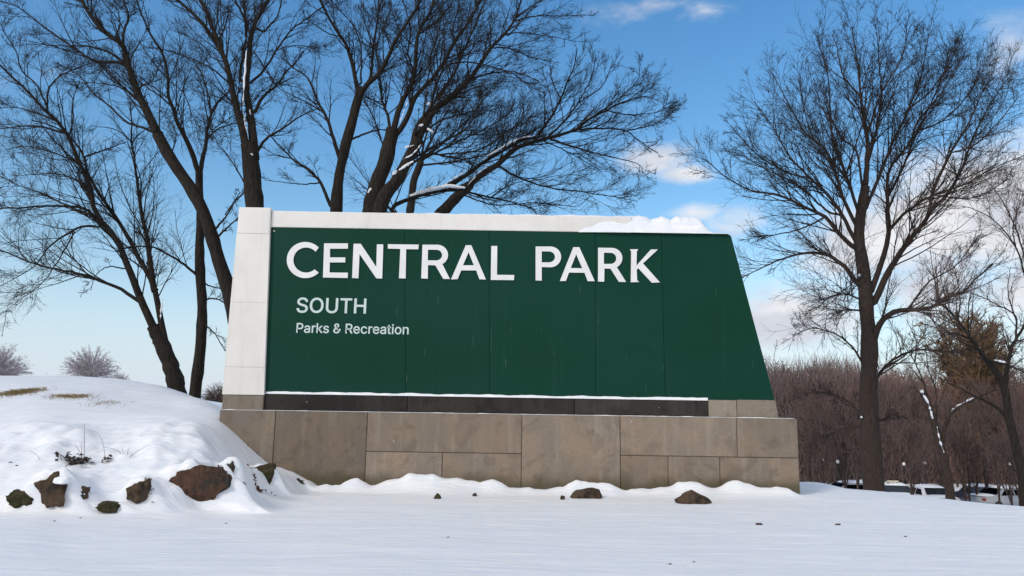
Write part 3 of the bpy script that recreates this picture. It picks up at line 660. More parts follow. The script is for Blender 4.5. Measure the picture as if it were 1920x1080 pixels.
TB = traced_tree('tall bare tree forking from a straight slim stem right beside the white pillar', 16.0,
    ([(364, 752), (370, 700), (378, 626), (379, 570), (376, 521), (374, 470), (376, 433), (376, 395), (374, 363), (374, 322)], 25, 17),
    [([(374, 330), (379, 300), (385, 278), (389, 241), (396, 215), (407, 193), (426, 174), (440, 150)], 13, 3),
     ([(374, 326), (352, 267), (333, 230), (326, 204), (315, 181), (315, 141), (304, 100), (285, 70), (267, 30), (256, 0)], 14, 4),
     ([(389, 259), (411, 241), (437, 233), (465, 225)], 5, 2), ([(379, 563), (405, 560), (429, 572)], 5, 3), ([(380, 605), (402, 625), (422, 658)], 3.5, 2),
     ([(376, 521), (340, 492), (317, 478), (288, 464), (246, 463), (229, 466)], 7, 3), ([(326, 204), (300, 180), (260, 150), (236, 104)], 5, 2.5),
     ([(396, 215), (391, 180), (378, 140), (362, 110)], 5, 2), ([(315, 150), (345, 175), (360, 215), (380, 250)], 3, 1.5), ([(380, 530), (410, 540), (440, 530)], 4, 2)],
    2, dens=.8)
TB2 = traced_tree('big bare tree leaning left with its foot hidden behind the white pillar', 15.2,
    ([(470, 700), (448, 620), (432, 555), (408, 480), (385, 405), (352, 344), (319, 296), (296, 252)], 34, 23),
    [([(298, 256), (274, 207), (256, 167), (241, 126), (230, 85), (200, 63), (170, 30), (150, -10), (130, -60)], 24, 7),
     ([(230, 85), (233, 56), (241, 33), (233, 0), (228, -40)], 8, 4), ([(242, 128), (222, 117), (178, 115), (148, 96), (115, 74), (74, 44), (37, 15), (0, 2)], 9, 2.5),
     ([(237, 118), (200, 96), (163, 87), (111, 86), (56, 83)], 7, 2), ([(274, 205), (259, 189), (230, 163), (207, 141), (185, 118)], 8, 3), ([(268, 192), (237, 170), (207, 159), (163, 154), (120, 152)], 5, 1.5),
     ([(296, 253), (270, 240), (237, 229), (207, 200), (178, 178), (148, 141), (120, 124)], 7, 2), ([(200, 63), (185, 40), (165, 15), (120, 5)], 5, 2),
     ([(405, 428), (422, 408), (440, 378), (450, 360)], 6, 2), ([(408, 445), (425, 428), (447, 408)], 6, 3), ([(256, 167), (285, 150), (300, 120)], 5, 2),
     ([(310, 282), (290, 240), (262, 190), (250, 150), (235, 95)], 10, 4), ([(215, 75), (225, 40), (215, 0)], 5, 2), ([(319, 296), (330, 250), (310, 215)], 4, 1.5)],
    3, up=.1)
TD = traced_tree('thick bare tree with a split crotch packed with snow, right behind the white pillar', 14.4,
    ([(484, 640), (482, 500), (479, 400), (474, 345), (470, 300), (466, 270)], 47, 36),
    [([(464, 292), (456, 250), (444, 207), (433, 159), (422, 111), (400, 74), (374, 37), (333, 0), (300, -25)], 21, 7),
     ([(437, 175), (424, 120), (410, 80), (397, 50), (387, 20), (372, -5), (360, -40)], 14, 9),
     ([(478, 296), (474, 250), (467, 200), (461, 163), (467, 111), (470, 67), (485, 30), (504, 0), (520, -35)], 25, 9),
     ([(450, 150), (452, 126), (461, 74), (459, 37), (441, 0), (430, -30)], 9, 5), ([(470, 155), (496, 130), (519, 93), (548, 55), (593, 22), (615, 5)], 7, 3),
     ([(480, 207), (493, 181), (515, 163), (541, 130), (556, 115), (570, 95)], 10, 3), ([(515, 157), (500, 133), (478, 100)], 5, 3), ([(483, 284), (500, 259), (530, 241), (563, 218), (593, 205)], 8, 3),
     ([(463, 357), (440, 378), (422, 402)], 5, 3), ([(460, 345), (430, 296), (407, 267), (395, 240)], 4, 1.5), ([(428, 155), (393, 126), (333, 100), (300, 92)], 5, 1.5),
     ([(470, 67), (460, 30), (455, -10)], 8, 5), ([(495, 60), (520, 30), (530, -10)], 6, 3), ([(425, 115), (400, 110), (380, 85), (340, 60)], 4, 1.5), ([(519, 93), (560, 85), (620, 95)], 3, 1.5),
     ([(408, 80), (425, 40), (430, 0)], 5, 2.5)],
    4, snow=[([(462, 95), (460, 130), (457, 160), (456, 195), (460, 235), (466, 262)], 5, 0), ([(470, 288), (473, 291)], 7, 0), ([(468, 205), (470, 215)], 4, 0)])
TE = traced_tree('straight bare tree rising behind the sign above the first letters', 15.0,
    ([(630, 640), (629, 500), (631, 390), (637, 323), (650, 266), (662, 221), (670, 190), (679, 165)], 31, 20),
    [([(673, 180), (662, 126), (651, 89), (640, 70), (620, 40), (600, 0), (585, -30)], 12, 5), ([(680, 172), (688, 159), (714, 133), (736, 89), (747, 67), (781, 15), (792, -15)], 14, 6),
     ([(686, 160), (696, 141), (699, 93), (707, 44), (710, 15), (712, -20)], 9, 4), ([(619, 385), (601, 343), (580, 319), (556, 304), (530, 280), (511, 259)], 10, 3),
     ([(638, 300), (623, 253), (611, 217), (595, 190), (578, 148), (548, 126), (530, 110)], 11, 3), ([(655, 262), (674, 255), (703, 245), (727, 243)], 6, 4), ([(677, 156), (677, 93), (662, 48), (640, 22), (620, 0)], 5, 2),
     ([(609, 212), (580, 195), (550, 180), (519, 163)], 5, 2), ([(715, 132), (705, 90), (720, 50), (735, 10)], 5, 2), ([(736, 89), (722, 60), (700, 30)], 4, 2), ([(601, 343), (560, 345), (505, 338)], 4, 1.5),
     ([(640, 70), (610, 60), (570, 30)], 4, 1.5), ([(700, 100), (690, 60), (672, 10)], 4, 2)],
    5, dens=1.05)
TF = traced_tree('stout bare tree forking into many upright stems behind the middle of the sign', 14.6,
    ([(688, 640), (690, 500), (696, 395), (707, 343), (723, 302), (733, 261), (736, 241)], 50, 27),
    [([(733, 245), (727, 217), (717, 190), (712, 152), (709, 118), (700, 80)], 9, 3), ([(738, 246), (747, 206), (760, 180), (777, 141), (781, 81), (788, 55), (807, 22), (816, -10)], 16, 7),
     ([(741, 255), (762, 225), (772, 196), (784, 176), (810, 148), (836, 111), (851, 81), (877, 44), (903, -5)], 15, 6), ([(722, 300), (714, 260), (700, 220), (683, 190)], 5, 3),
     ([(777, 141), (765, 100), (770, 60), (760, 10)], 6, 3), ([(784, 65), (820, 40), (850, 5)], 5, 2), ([(812, 146), (806, 110), (820, 70), (830, 20)], 5, 2.5), ([(836, 111), (870, 95), (910, 60)], 5, 2), ([(781, 90), (750, 60), (735, 20)], 4, 2),
     ([(851, 81), (850, 50), (862, 10)], 4, 2)],
    6, dens=1.25, snow=[([(748, 236), (757, 210), (765, 190)], 4, 0), ([(697, 352), (690, 362)], 7, 0)])
TG = traced_tree('bare tree with long stems sweeping up to the right behind the letters', 14.2,
    ([(705, 640), (706, 500), (715, 384), (743, 339), (764, 302), (784, 261)], 38, 26),
    [([(782, 266), (800, 225), (825, 196), (847, 182), (877, 152), (899, 122), (921, 89), (947, 63), (966, 33), (980, -10)], 23, 5),
     ([(750, 325), (772, 270), (780, 239), (803, 207), (833, 165), (855, 130), (872, 90), (890, 50), (905, 10)], 12, 4), ([(800, 226), (829, 133), (862, 118), (899, 119), (936, 130), (973, 137), (1010, 152)], 6, 2.5),
     ([(881, 149), (921, 137), (958, 137), (984, 155), (1010, 170), (1022, 174)], 6, 2), ([(921, 90), (947, 89), (973, 96), (995, 107), (1050, 118)], 5, 1.5), ([(962, 40), (1010, 29), (1047, 30), (1099, 28)], 5, 1.5),
     ([(966, 33), (1000, 10), (1035, -10)], 6, 2), ([(757, 309), (803, 281), (847, 256), (877, 244), (921, 248)], 7, 2), ([(765, 312), (803, 289), (836, 293), (870, 300), (896, 315)], 8, 3),
     ([(790, 250), (830, 225), (880, 210), (930, 206)], 6, 2), ([(947, 63), (985, 62), (1040, 70), (1080, 78)], 4, 1.5), ([(905, 112), (915, 70), (935, 20)], 5, 2), ([(880, 150), (878, 110), (900, 60)], 5, 2), ([(945, 65), (960, 60), (1010, 0)], 5, 2)],
    7, dens=1.3, snow=[([(748, 322), (760, 314), (775, 305)], 7, 3), ([(736, 330), (744, 322)], 9, 2), ([(756, 280), (776, 274)], 5, 2), ([(786, 238), (794, 236)], 7, 2), ([(801, 243), (812, 250)], 7, 2), ([(803, 195), (806, 195)], 8, 0), ([(752, 300), (772, 290), (790, 270)], 4, 0)])
TH = traced_tree('low bare tree with snow covered limbs reaching far right above the sign', 15.4,
    ([(770, 640), (786, 500), (812, 420), (835, 392), (860, 366), (882, 346)], 34, 22),
    [([(878, 350), (899, 330), (936, 307), (962, 281), (996, 267), (1040, 256), (1077, 244), (1107, 222), (1136, 207), (1170, 190), (1215, 180)], 18, 3),
     ([(790, 440), (765, 420), (733, 391), (766, 374), (803, 363), (840, 357), (877, 361), (921, 370), (966, 381), (1003, 393)], 15, 3), ([(833, 352), (877, 326), (907, 304), (944, 281), (981, 263), (1014, 256)], 12, 6),
     ([(1003, 262), (1033, 219), (1051, 185), (1066, 148), (1077, 122), (1082, 90)], 8, 2.5), ([(1021, 235), (1021, 200), (1021, 172)], 4, 2), ([(1077, 244), (1121, 241), (1170, 244), (1196, 263), (1233, 287)], 6, 2),
     ([(1025, 258), (1055, 230), (1084, 193), (1107, 148), (1118, 108)], 6, 2), ([(1107, 222), (1159, 185), (1196, 150), (1198, 120)], 5, 1.5), ([(936, 312), (973, 333), (1029, 352), (1084, 359), (1159, 370), (1195, 378)], 6, 1.5),
     ([(1033, 262), (1084, 278), (1140, 293), (1196, 307), (1205, 325)], 6, 1.5), ([(921, 370), (950, 350), (985, 338)], 4, 2), ([(1015, 262), (1075, 290), (1129, 322)], 4, 1.5), ([(1136, 207), (1180, 215), (1230, 210), (1270, 190)], 4, 1.5),
     ([(1170, 246), (1220, 235), (1262, 215)], 4, 1.5), ([(1051, 185), (1035, 150), (1030, 110)], 4, 1.5), ([(1084, 193), (1130, 160), (1150, 110)], 4, 1.5), ([(870, 366), (930, 385), (1000, 380), (1080, 388)], 4, 2)],
    8, snow=[([(768, 372), (803, 361), (840, 354), (872, 357)], 10, 5), ([(833, 350), (877, 322)], 4, 4), ([(905, 303), (944, 278), (980, 262), (1010, 258)], 5, 4), ([(1077, 242), (1107, 221)], 4, 3), ([(877, 352), (899, 328), (920, 312)], 3, 5)], up=.14, dens=1.4)
TI = traced_tree('dense fine twigged bare tree farther back behind the middle of the sign', 24.0,
    ([(758, 480), (766, 420), (772, 373), (776, 339), (790, 302)], 20, 14),
    [([(790, 302), (820, 240), (850, 190), (870, 150)], 7, 2), ([(788, 304), (840, 260), (890, 210), (920, 165)], 7, 2), ([(790, 300), (860, 265), (930, 230), (975, 195)], 6, 2), ([(785, 310), (870, 300), (950, 275), (1010, 255)], 6, 2),
     ([(788, 302), (800, 250), (820, 200), (835, 165)], 6, 2), ([(820, 290), (900, 280), (960, 240), (1000, 215)], 5, 2), ([(790, 300), (780, 260), (785, 220)], 5, 2), ([(840, 262), (880, 235), (900, 180), (905, 150)], 4, 2)],
    9, dens=1.7, fine=1.3, lscale=1.0)
TJ = traced_tree('tallest and widest bare tree with a full round crown right of the sign', 30.0,
    ([(1640, 932), (1636, 880), (1632, 820), (1629, 740), (1630, 650), (1625, 580), (1618, 500), (1611, 450), (1613, 405), (1623, 350)], 47, 18),
    [([(1622, 352), (1626, 301), (1626, 255), (1616, 199), (1610, 140), (1598, 50)], 15, 2),
     ([(1609, 470), (1579, 444), (1547, 407), (1510, 389), (1459, 366), (1408, 357), (1362, 333), (1322, 298)], 12, 2), ([(1610, 535), (1581, 498), (1550, 478), (1503, 475), (1461, 488), (1410, 511), (1385, 523)], 13, 2),
     ([(1606, 455), (1579, 403), (1556, 370), (1519, 333), (1482, 296), (1445, 231), (1413, 190)], 11, 2), ([(1607, 425), (1584, 380), (1566, 324), (1547, 278), (1510, 250), (1478, 194), (1445, 134)], 10, 2),
     ([(1610, 400), (1593, 347), (1575, 296), (1561, 259), (1556, 199), (1552, 139), (1535, 80)], 9, 2), ([(1617, 356), (1607, 287), (1579, 259), (1560, 225), (1540, 170)], 7, 2),
     ([(1626, 310), (1644, 241), (1653, 185), (1649, 130), (1644, 60)], 9, 2), ([(1624, 390), (1653, 319), (1677, 259), (1704, 204), (1728, 139), (1742, 60)], 10, 2),
     ([(1634, 545), (1653, 491), (1667, 431), (1663, 370), (1667, 319), (1704, 270), (1723, 225), (1760, 180), (1806, 105)], 15, 2),
     ([(1640, 565), (1677, 491), (1714, 440), (1741, 403), (1751, 352), (1783, 287), (1815, 231), (1860, 135)], 17, 2), ([(1744, 397), (1778, 361), (1802, 319), (1825, 259), (1857, 194), (1900, 135)], 10, 2),
     ([(1667, 431), (1704, 393), (1751, 366), (1815, 343), (1862, 315), (1925, 290)], 9, 2), ([(1636, 650), (1643, 622), (1655, 600), (1681, 583), (1722, 580), (1748, 576), (1770, 559), (1807, 546), (1830, 522), (1862, 495)], 18, 3),
     ([(1636, 735), (1643, 712), (1655, 692), (1681, 670), (1715, 657), (1748, 657), (1807, 663), (1844, 672)], 9, 2.5), ([(1617, 680), (1597, 650), (1570, 628), (1529, 615), (1500, 622)], 6, 2), ([(1611, 582), (1585, 581), (1560, 592)], 5, 2),
     ([(1611, 560), (1585, 552), (1560, 555), (1535, 575)], 5, 2), ([(1622, 785), (1591, 753), (1550, 737), (1520, 735)], 5, 2), ([(1620, 798), (1581, 802), (1555, 815), (1539, 830)], 7, 3), ([(1645, 790), (1665, 782), (1684, 773)], 6, 3),
     ([(1579, 403), (1550, 395), (1500, 350), (1440, 320), (1390, 290)], 6, 2), ([(1519, 333), (1480, 325), (1420, 290), (1370, 235)], 5, 2), ([(1590, 340), (1560, 300), (1520, 250), (1500, 160)], 5, 2), ([(1626, 255), (1650, 180), (1690, 110), (1700, 55)], 6, 2),
     ([(1704, 204), (1745, 170), (1780, 120), (1800, 80)], 5, 2), ([(1783, 287), (1830, 270), (1880, 220), (1910, 180)], 5, 2), ([(1612, 180), (1580, 140), (1570, 90), (1560, 65)], 5, 2), ([(1547, 407), (1500, 430), (1450, 440), (1400, 445)], 5, 2),
     ([(1663, 372), (1690, 320), (1715, 260), (1765, 150), (1780, 90)], 7, 2), ([(1700, 583), (1740, 530), (1790, 500), (1830, 450)], 5, 2), ([(1722, 245), (1770, 225), (1820, 170), (1840, 120)], 5, 2), ([(1751, 366), (1830, 370), (1900, 330)], 4, 2)],
    10, mats=('bark_far', 'twig'), dens=1.7, fine=1.1, lscale=.9, up=.10, drift=1.3, l3=5, lt1=.56,
    snow=[([(1610, 516), (1614, 518)], 9, 0), ([(1621, 669), (1630, 669)], 9, 0), ([(1622, 658), (1627, 658)], 5, 0), ([(1622, 725), (1640, 730)], 8, 0), ([(1638, 612), (1641, 616)], 9, 0), ([(1646, 700), (1656, 688), (1672, 673)], 5, 3), ([(1632, 852), (1635, 853)], 4, 0), ([(1614, 780), (1617, 784)], 5, 0), ([(1600, 615), (1602, 615)], 5, 0)])
TK = traced_tree('broken topped bare tree with snow down its trunk, right of the tallest tree', 26.0,
    ([(1783, 945), (1778, 900), (1767, 848), (1754, 804), (1741, 759), (1729, 738)], 19, 12),
    [([(1768, 830), (1774, 792), (1793, 767), (1833, 746), (1867, 730)], 10, 4), ([(1741, 760), (1733, 722), (1715, 678), (1690, 640)], 6, 2), ([(1756, 800), (1756, 770), (1754, 730), (1741, 693), (1735, 650)], 6, 2), ([(1729, 738), (1712, 728), (1700, 726)], 5, 2),
     ([(1715, 678), (1718, 640), (1700, 600)], 4, 1.5)],
    11, dens=.9, mats=('bark_far', 'twig_far'), snow=[([(1729, 736), (1741, 757), (1749, 785)], 6, 0), ([(1757, 800), (1762, 825), (1770, 848)], 5, 0), ([(1776, 785), (1793, 765), (1825, 748)], 6, 2), ([(1727, 733), (1731, 737)], 9, 1)], lscale=.9)
TL = traced_tree('dark bare tree with a curved trunk at the right edge', 24.0,
    ([(1922, 948), (1917, 890), (1904, 833), (1891, 780), (1886, 740), (1874, 707), (1852, 678)], 20, 13),
    [([(1854, 681), (1822, 637), (1796, 600), (1767, 572), (1745, 560)], 11, 3), ([(1885, 725), (1889, 685), (1898, 650), (1907, 633), (1925, 605)], 12, 6), ([(1904, 640), (1904, 593), (1867, 570), (1822, 548)], 6, 2),
     ([(1890, 785), (1867, 763), (1833, 746), (1804, 730), (1778, 718)], 9, 3), ([(1838, 664), (1860, 678), (1890, 684), (1925, 700)], 6, 3), ([(1925, 605), (1930, 540), (1920, 477), (1894, 403), (1862, 352), (1840, 330)], 8, 2),
     ([(1925, 530), (1904, 463), (1862, 412), (1815, 389), (1755, 385)], 5, 1.5), ([(1822, 637), (1800, 628), (1770, 625), (1755, 650)], 6, 2), ([(1905, 600), (1890, 550), (1895, 500)], 4, 1.5), ([(1796, 600), (1800, 560), (1790, 500)], 4, 1.5),
     ([(1904, 463), (1900, 420), (1920, 360)], 4, 1.5)],
    12, mats=('bark', 'twig_far'), snow=[([(1864, 677), (1888, 682)], 5, 2), ([(1826, 640), (1845, 665)], 4, 1)], lscale=.9)

# ---------------------------------------------------------------- far trees (shared meshes)
def far_tree_meshes(seed, H, spread, tw_r, trunk_f=.3, ang=34, n0=11, n1=9, n2=7, n3=5, up=.12, rt=.022):
    rg = np.random.default_rng(seed); zt = np.linspace(0, H * .62, 8)
    tp = np.stack([rg.normal(0, .012 * H, 8).cumsum() * .4, rg.normal(0, .01 * H, 8).cumsum() * .4, zt], 1); tr = rt * H * (1 - .75 * np.linspace(0, 1, 8))
    v, q = tubes(tp[None], tr[None], 6)
    A0, B0, L0_ = grow(tp[None], tr[None], n0, trunk_f, 1, np.array([H * .62]), ang, 8, .6, tw_r * 2, .05, up, rg, .35)
    A0[:, :, :2] = A0[:, :1, :2] + (A0[:, :, :2] - A0[:, :1, :2]) * spread
    A1, B1, L1 = grow(A0, B0, n1, .15, 1, L0_ * .42, 34, 5, .6, tw_r * 1.3, .1, up * .7, rg, .45)
    A2, B2, L2 = grow(A1, B1, n2, .1, 1, L1 * .5, 36, 4, .7, tw_r, .14, up * .5, rg, .4)
    A3, B3, L3 = grow(A2, B2, n3, .1, 1, L2 * .5, 38, 3, .8, tw_r * .8, .18, up * .5, rg, .3)
    vl, ql = join([(v, q), tubes(A0, B0, 5)]); vt, qt = join([tubes(A1, B1, 3), tubes(A2, B2, 3), tubes(A3, B3, 3)])
    return mesh_np('far_trunk', vl, ql), mesh_np('far_crown', vt, qt, False)
def place_far(ms, x, y, z, s, rz, mt, mc, label, group=None, nm='distant_tree'):
    r = empty(nm, (x, y, z), rz); r.scale = (s, s, s); tag(r, label, 'tree', group)
    for nme, me, m in (('trunk', ms[0], mt), ('crown', ms[1], mc)):
        o = bpy.data.objects.new(nme, me); COL.objects.link(o); o.parent = r
        if not me.materials: me.materials.append(M[m])
        o.material_slots[0].link = 'OBJECT'; o.material_slots[0].material = M[m]
        if nme == 'crown': o['kind'] = 'stuff'
    return r
def dome_meshes(seed, Rr):
    rg = np.random.default_rng(seed); n_ = 170; el = np.arcsin(rg.uniform(.10, 1, n_)); az = rg.uniform(0, 6.283, n_)
    D = np.stack([np.cos(el) * np.cos(az), np.cos(el) * np.sin(az), np.sin(el)], 1); L_ = Rr * rg.uniform(.94, 1.0, n_); tt = np.linspace(0, 1, 8)
    start = np.stack([np.zeros(n_), np.zeros(n_), rg.uniform(.03, .22, n_) * Rr], 1)
    A0 = start[:, None] + (D[:, None] * tt[None, :, None] + np.array([0, 0, 1.])[None, None] * (tt * (1 - tt))[None, :, None] * .35) * L_[:, None, None] + rg.normal(0, .012 * Rr, (n_, 8, 3)) * tt[None, :, None]
    B0 = np.broadcast_to(.04 * (1 - .8 * tt), (n_, 8)); A0[:, :, 2] *= 1.12
    tp = np.array([[0, 0, -.4], [0, 0, .1], [.03, 0, .3 * Rr]]); v, q = tubes(tp[None], np.array([[.2, .17, .09]]), 8)
    A1, B1, L1 = grow(A0, B0, 12, .3, 1, L_ * .26, 30, 5, .6, .014, .07, .04, rg, .86); A2, B2, L2 = grow(A1, B1, 8, .15, 1, L1 * .45, 30, 4, .7, .011, .12, .08, rg, .5)
    vl, ql = join([(v, q), tubes(A0, B0, 5)]); vt, qt = join([tubes(A1, B1, 3), tubes(A2, B2, 3)])
    return mesh_np('far_trunk', vl, ql), mesh_np('far_crown', vt, qt, False)
round_m = dome_meshes(40, 4.0)
def on_ground(px, Y, dz=0): x = at(px, 800, Y)[0]; return x, Y, tz(x, Y) + dz
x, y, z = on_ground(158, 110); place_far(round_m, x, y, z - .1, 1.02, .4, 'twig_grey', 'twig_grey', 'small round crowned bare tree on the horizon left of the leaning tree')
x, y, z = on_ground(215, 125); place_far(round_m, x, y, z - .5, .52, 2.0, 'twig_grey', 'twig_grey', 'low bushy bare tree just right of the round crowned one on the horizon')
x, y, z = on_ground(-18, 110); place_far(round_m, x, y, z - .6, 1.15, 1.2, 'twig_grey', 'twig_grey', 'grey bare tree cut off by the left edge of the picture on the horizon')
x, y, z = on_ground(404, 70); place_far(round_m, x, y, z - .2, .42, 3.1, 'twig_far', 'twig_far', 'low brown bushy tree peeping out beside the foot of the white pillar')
for k, (px, Y, s) in enumerate(((540, 42, 1.0), (600, 48, 1.1), (700, 46, 1.0), (1120, 50, .8))):
    x, y, z = on_ground(px, Y); place_far(far_tree_meshes(60 + k, 6.0, 1.0, .012, .15, 40, 12, 8, 7, 4, .12, .022), x, y, z - .2, s * 1.15, k * 1.3, 'twig_far', 'twig_far',
        ['faint bare tree low behind the split crotch tree', 'faint bare tree low between the two straight trunks behind the sign', 'faint bare tree low behind the stout many stemmed tree', 'faint bare tree low behind the long reaching snowy limbs'][k])

tall_ms = [far_tree_meshes(50 + i, 11.0, [.55, .7, .5, .8][i], .016, .2, 30, 10, 8, 6, 4, .2, .014) for i in range(4)]
rw = np.random.default_rng(5)
lab_w = ['bare brownish woodland tree seen between the wall end and the tallest trunk', 'bare brownish woodland tree seen between the tallest trunk and the broken topped tree', 'bare brownish woodland tree seen right of the broken topped tree']
wood = []
for i in range(46):
    px = 1440 + 560 * ((i * .6180339) % 1); Y = 66 + 34 * rw.random(); hgt = np.interp(px, [1440, 1500, 1580, 1680, 1780, 1900, 2000], [1.0, 1.0, .95, .85, .9, 1.05, 1.1]) * rw.uniform(.75, 1.08)
    x, y, z = on_ground(px, Y); place_far(tall_ms[i % 4], x, y, z - .1, hgt * Y / 78, rw.random() * 6.28, 'wood_bark', 'twig_far', lab_w[0 if px < 1610 else 1 if px < 1760 else 2], 'trees of the wood behind the parked cars', 'woodland_tree')
lab_s = ['slim leafless sapling near the right end of the wall', 'slim leafless sapling just left of the tallest trunk', 'slim leafless sapling between the tallest tree and the broken topped one', 'slim leafless sapling between the broken topped tree and the right edge', 'slim leafless sapling close to the curved trunk at the right edge']
for i, px in enumerate((1512, 1524, 1538, 1568, 1579, 1602, 1700, 1716, 1760, 1800, 1806, 1822, 1838, 1862, 1884, 1900)):
    Y = rw.uniform(46, 55); x, y, z = on_ground(px, Y); li = 0 if px < 1550 else 1 if px < 1610 else 2 if px < 1765 else 3 if px < 1850 else 4
    place_far(tall_ms[(i + 1) % 4], x, y, z - .1, rw.uniform(.45, .72), rw.random() * 6.28, 'wood_bark', 'twig_far', lab_s[li], 'saplings in front of the wood', 'sapling')
# ochre oak crowns that rise over the wood
oak_ms = far_tree_meshes(77, 12.5, .55, .03, .3, 28, 20, 11, 9, 6, .25, .016)
x, y, z = on_ground(1812, 84); place_far(oak_ms, x, y, z, 1.3, 0, 'ochre', 'ochre', 'taller ochre brown tree rising above the wood, left of its darker neighbour')
x, y, z = on_ground(1868, 88); place_far(oak_ms, x, y, z, 1.28, 2, 'ochre', 'ochre', 'ochre brown tree above the wood beside the curved trunk at the right edge')
x, y, z = on_ground(1838, 80); place_far(oak_ms, x, y, z, 1.12, 4, 'ochre', 'ochre', 'lower ochre brown tree between the two taller ochre ones')
# undergrowth / thicket mass of the wood
nt = 145000; tx = rw.uniform(-.34, 1, nt); Yt = 80 + 14 * rw.random(nt); px_t = 1400 + 900 * tx
Xt = (px_t - 960) / FPX * Yt * 1.0; topz = np.interp(px_t, [1100, 1400, 1500, 1600, 1700, 1780, 1850, 2300], [8.2, 7.4, 7.2, 6.2, 5.6, 5.4, 6.4, 7.0]) + 1.9 * fbm(Xt * .32, Yt * .2, 4) - .3
gz = np.interp(px_t, [1100, 1400, 1500], [-1.2, -2.6, -3.9]); bz = gz + (topz - gz) * rw.random(nt) ** 1.15
S0 = np.stack([Xt, Yt, bz - .4], 1); Dv = rw.normal(0, .5, (nt, 3)); Dv[:, 2] = np.abs(Dv[:, 2]) + 1.0; Dv /= np.linalg.norm(Dv, axis=1, keepdims=True)
Lt = rw.uniform(.7, 2.6, nt)[:, None]; PT_ = np.stack([S0, S0 + Dv * Lt * .5 + rw.normal(0, .06, (nt, 3)), S0 + Dv * Lt], 1)
v, q = tubes(PT_, np.broadcast_to(np.array([.024, .018, .007]), (nt, 3)), 3)
tag(link('thicket', mesh_np('thicket', v, q, False), M['thicket']), 'dense red brown thicket filling the background right of the sign', 'thicket', kind='stuff')

# ---------------------------------------------------------------- rocks
def rock_mesh(sx, sy, sz, seed, rough=.06, sub=4, cuts=12):
    rg = np.random.default_rng(seed); bm = bmesh.new(); bmesh.ops.create_icosphere(bm, subdivisions=sub, radius=1)
    nrm = rg.normal(size=(cuts, 3)); nrm /= np.linalg.norm(nrm, axis=1, keepdims=True); nrm[0] = (0.05, -.98, .12); nrm[1] = (-.3, -.8, .5)
    dd = rg.uniform(.62, .85, cuts); dd[0] = .55
    for v in bm.verts:
        c = np.array(v.co); c = np.sign(c) * np.abs(c) ** .72; c = c / max(1.0, np.linalg.norm(c) * .86)
        for n_, d_ in zip(nrm, dd):
            k = c @ n_
            if k > d_: c -= n_ * (k - d_)
        v.co = c
    co = np.array([v.co[:] for v in bm.verts]); nz = fbm(co[:, 0] * 3.2 + seed, co[:, 2] * 3.2 + co[:, 1] * 2, 4) * rough * 1.6
    for v, k in zip(bm.verts, nz): v.co *= 1 + k; v.co = (v.co.x * sx, v.co.y * sy, v.co.z * sz)
    return bm_mesh('rock', bm, True)
for i, (rx_, ry_, rz_, wm, hm, mt, lf, lab) in enumerate(rocks):
    me = rock_mesh(wm * .57, .16, hm * .66, 100 + i, .10)
    o = link('rock', me, M[mt]); o.location = (rx_, ry_ + .075, rz_ + hm * .38); o.rotation_euler = (.05, rw.uniform(-.12, .12), rw.uniform(-.2, .2)); tag(o, lab, 'rock')
for k, (px, py, wpx, hpx, mt, lab) in enumerate([(1096, 935, 52, 16, 'rock_brown', 'low brown rock in front of the middle of the wall'), (1304, 942, 60, 20, 'rock_brown', 'larger low brown rock in front of the right half of the wall'),
        (820, 930, 13, 9, 'rock_moss', 'small olive pebble in the snow below the wall left of centre'), (890, 927, 7, 5, 'rock_grey', 'tiny dark pebble right of the olive one below the wall'),
        (1055, 940, 7, 6, 'rock_moss', 'tiny dark pebble just left of the low brown rock')]):
    X, Y, Z = hit_base(px, py, 4, 10.8); s = Y / FPX; Z = tz(X, Y)
    me = rock_mesh(wpx * s * .62, wpx * s * .5, hpx * s * 1.05, 200 + k, .05, 3); o = link('rock', me, M[mt]); o.location = (X, Y + wpx * s * .25, Z + hpx * s * .25); tag(o, lab, 'rock')
    if wpx > 30:   # snow drifted up behind the stone
        pass
# snow clump on the boulder
cl = rock_mesh(.075, .07, .035, 301, .03, 3, 3); o = link('snow_clump', cl, M['snow']); r_ = rocks[1]; o.location = (r_[0] + .13, r_[1] - .01, r_[2] + r_[4] * .72); tag(o, 'small white clump of snow on the angular brown boulder', 'snow clump')

# dead leaves and debris caught under the snow
def leaves(name, px, py, wpx, n_, mt, label, cat, size=.03, seed=0, sy=.12, lift=.02):
    rg = np.random.default_rng(seed); X, Y, Z = hit_base(px, py); s = Y / FPX; vs = []
    for i in range(n_):
        a = rg.random() * 6.28; cx = X + rg.normal(0, .33) * wpx * s; cy = Y + rg.normal(0, sy); cz = tz(cx, cy) + rg.random() * lift
        u_ = Vector((math.cos(a), math.sin(a), rg.normal(0, .5))) * size * rg.uniform(.6, 1.3); w_ = Vector((-math.sin(a), math.cos(a), rg.normal(0, .6))) * size * .5
        c = Vector((cx, cy, cz)); fold = Vector((0, 0, size * .25))
        vs.append([c - u_, c - w_ + fold, c + u_, c + w_ + fold])
    v = np.array([[list(p) for p in f] for f in vs]).reshape(-1, 3); q = np.arange(len(v)).reshape(-1, 4)
    tag(link(name, mesh_np(name, v, q, False), M[mt]), label, cat, kind='stuff')
leaves('dead_leaves', 410, 936, 45, 50, 'leaf', 'rust coloured dead leaves at the foot of the largest red boulder', 'leaves', .028, 1, .04, .03)
leaves('dead_leaves', 483, 931, 30, 40, 'leaf', 'rust coloured dead leaves below the dark mossy boulder', 'leaves', .024, 2, .03, .03)
leaves('dead_leaves', 140, 873, 44, 90, 'stem', 'dark and straw coloured dead leaves in a hollow under the tall weed', 'leaves', .03, 3, .05, .05)
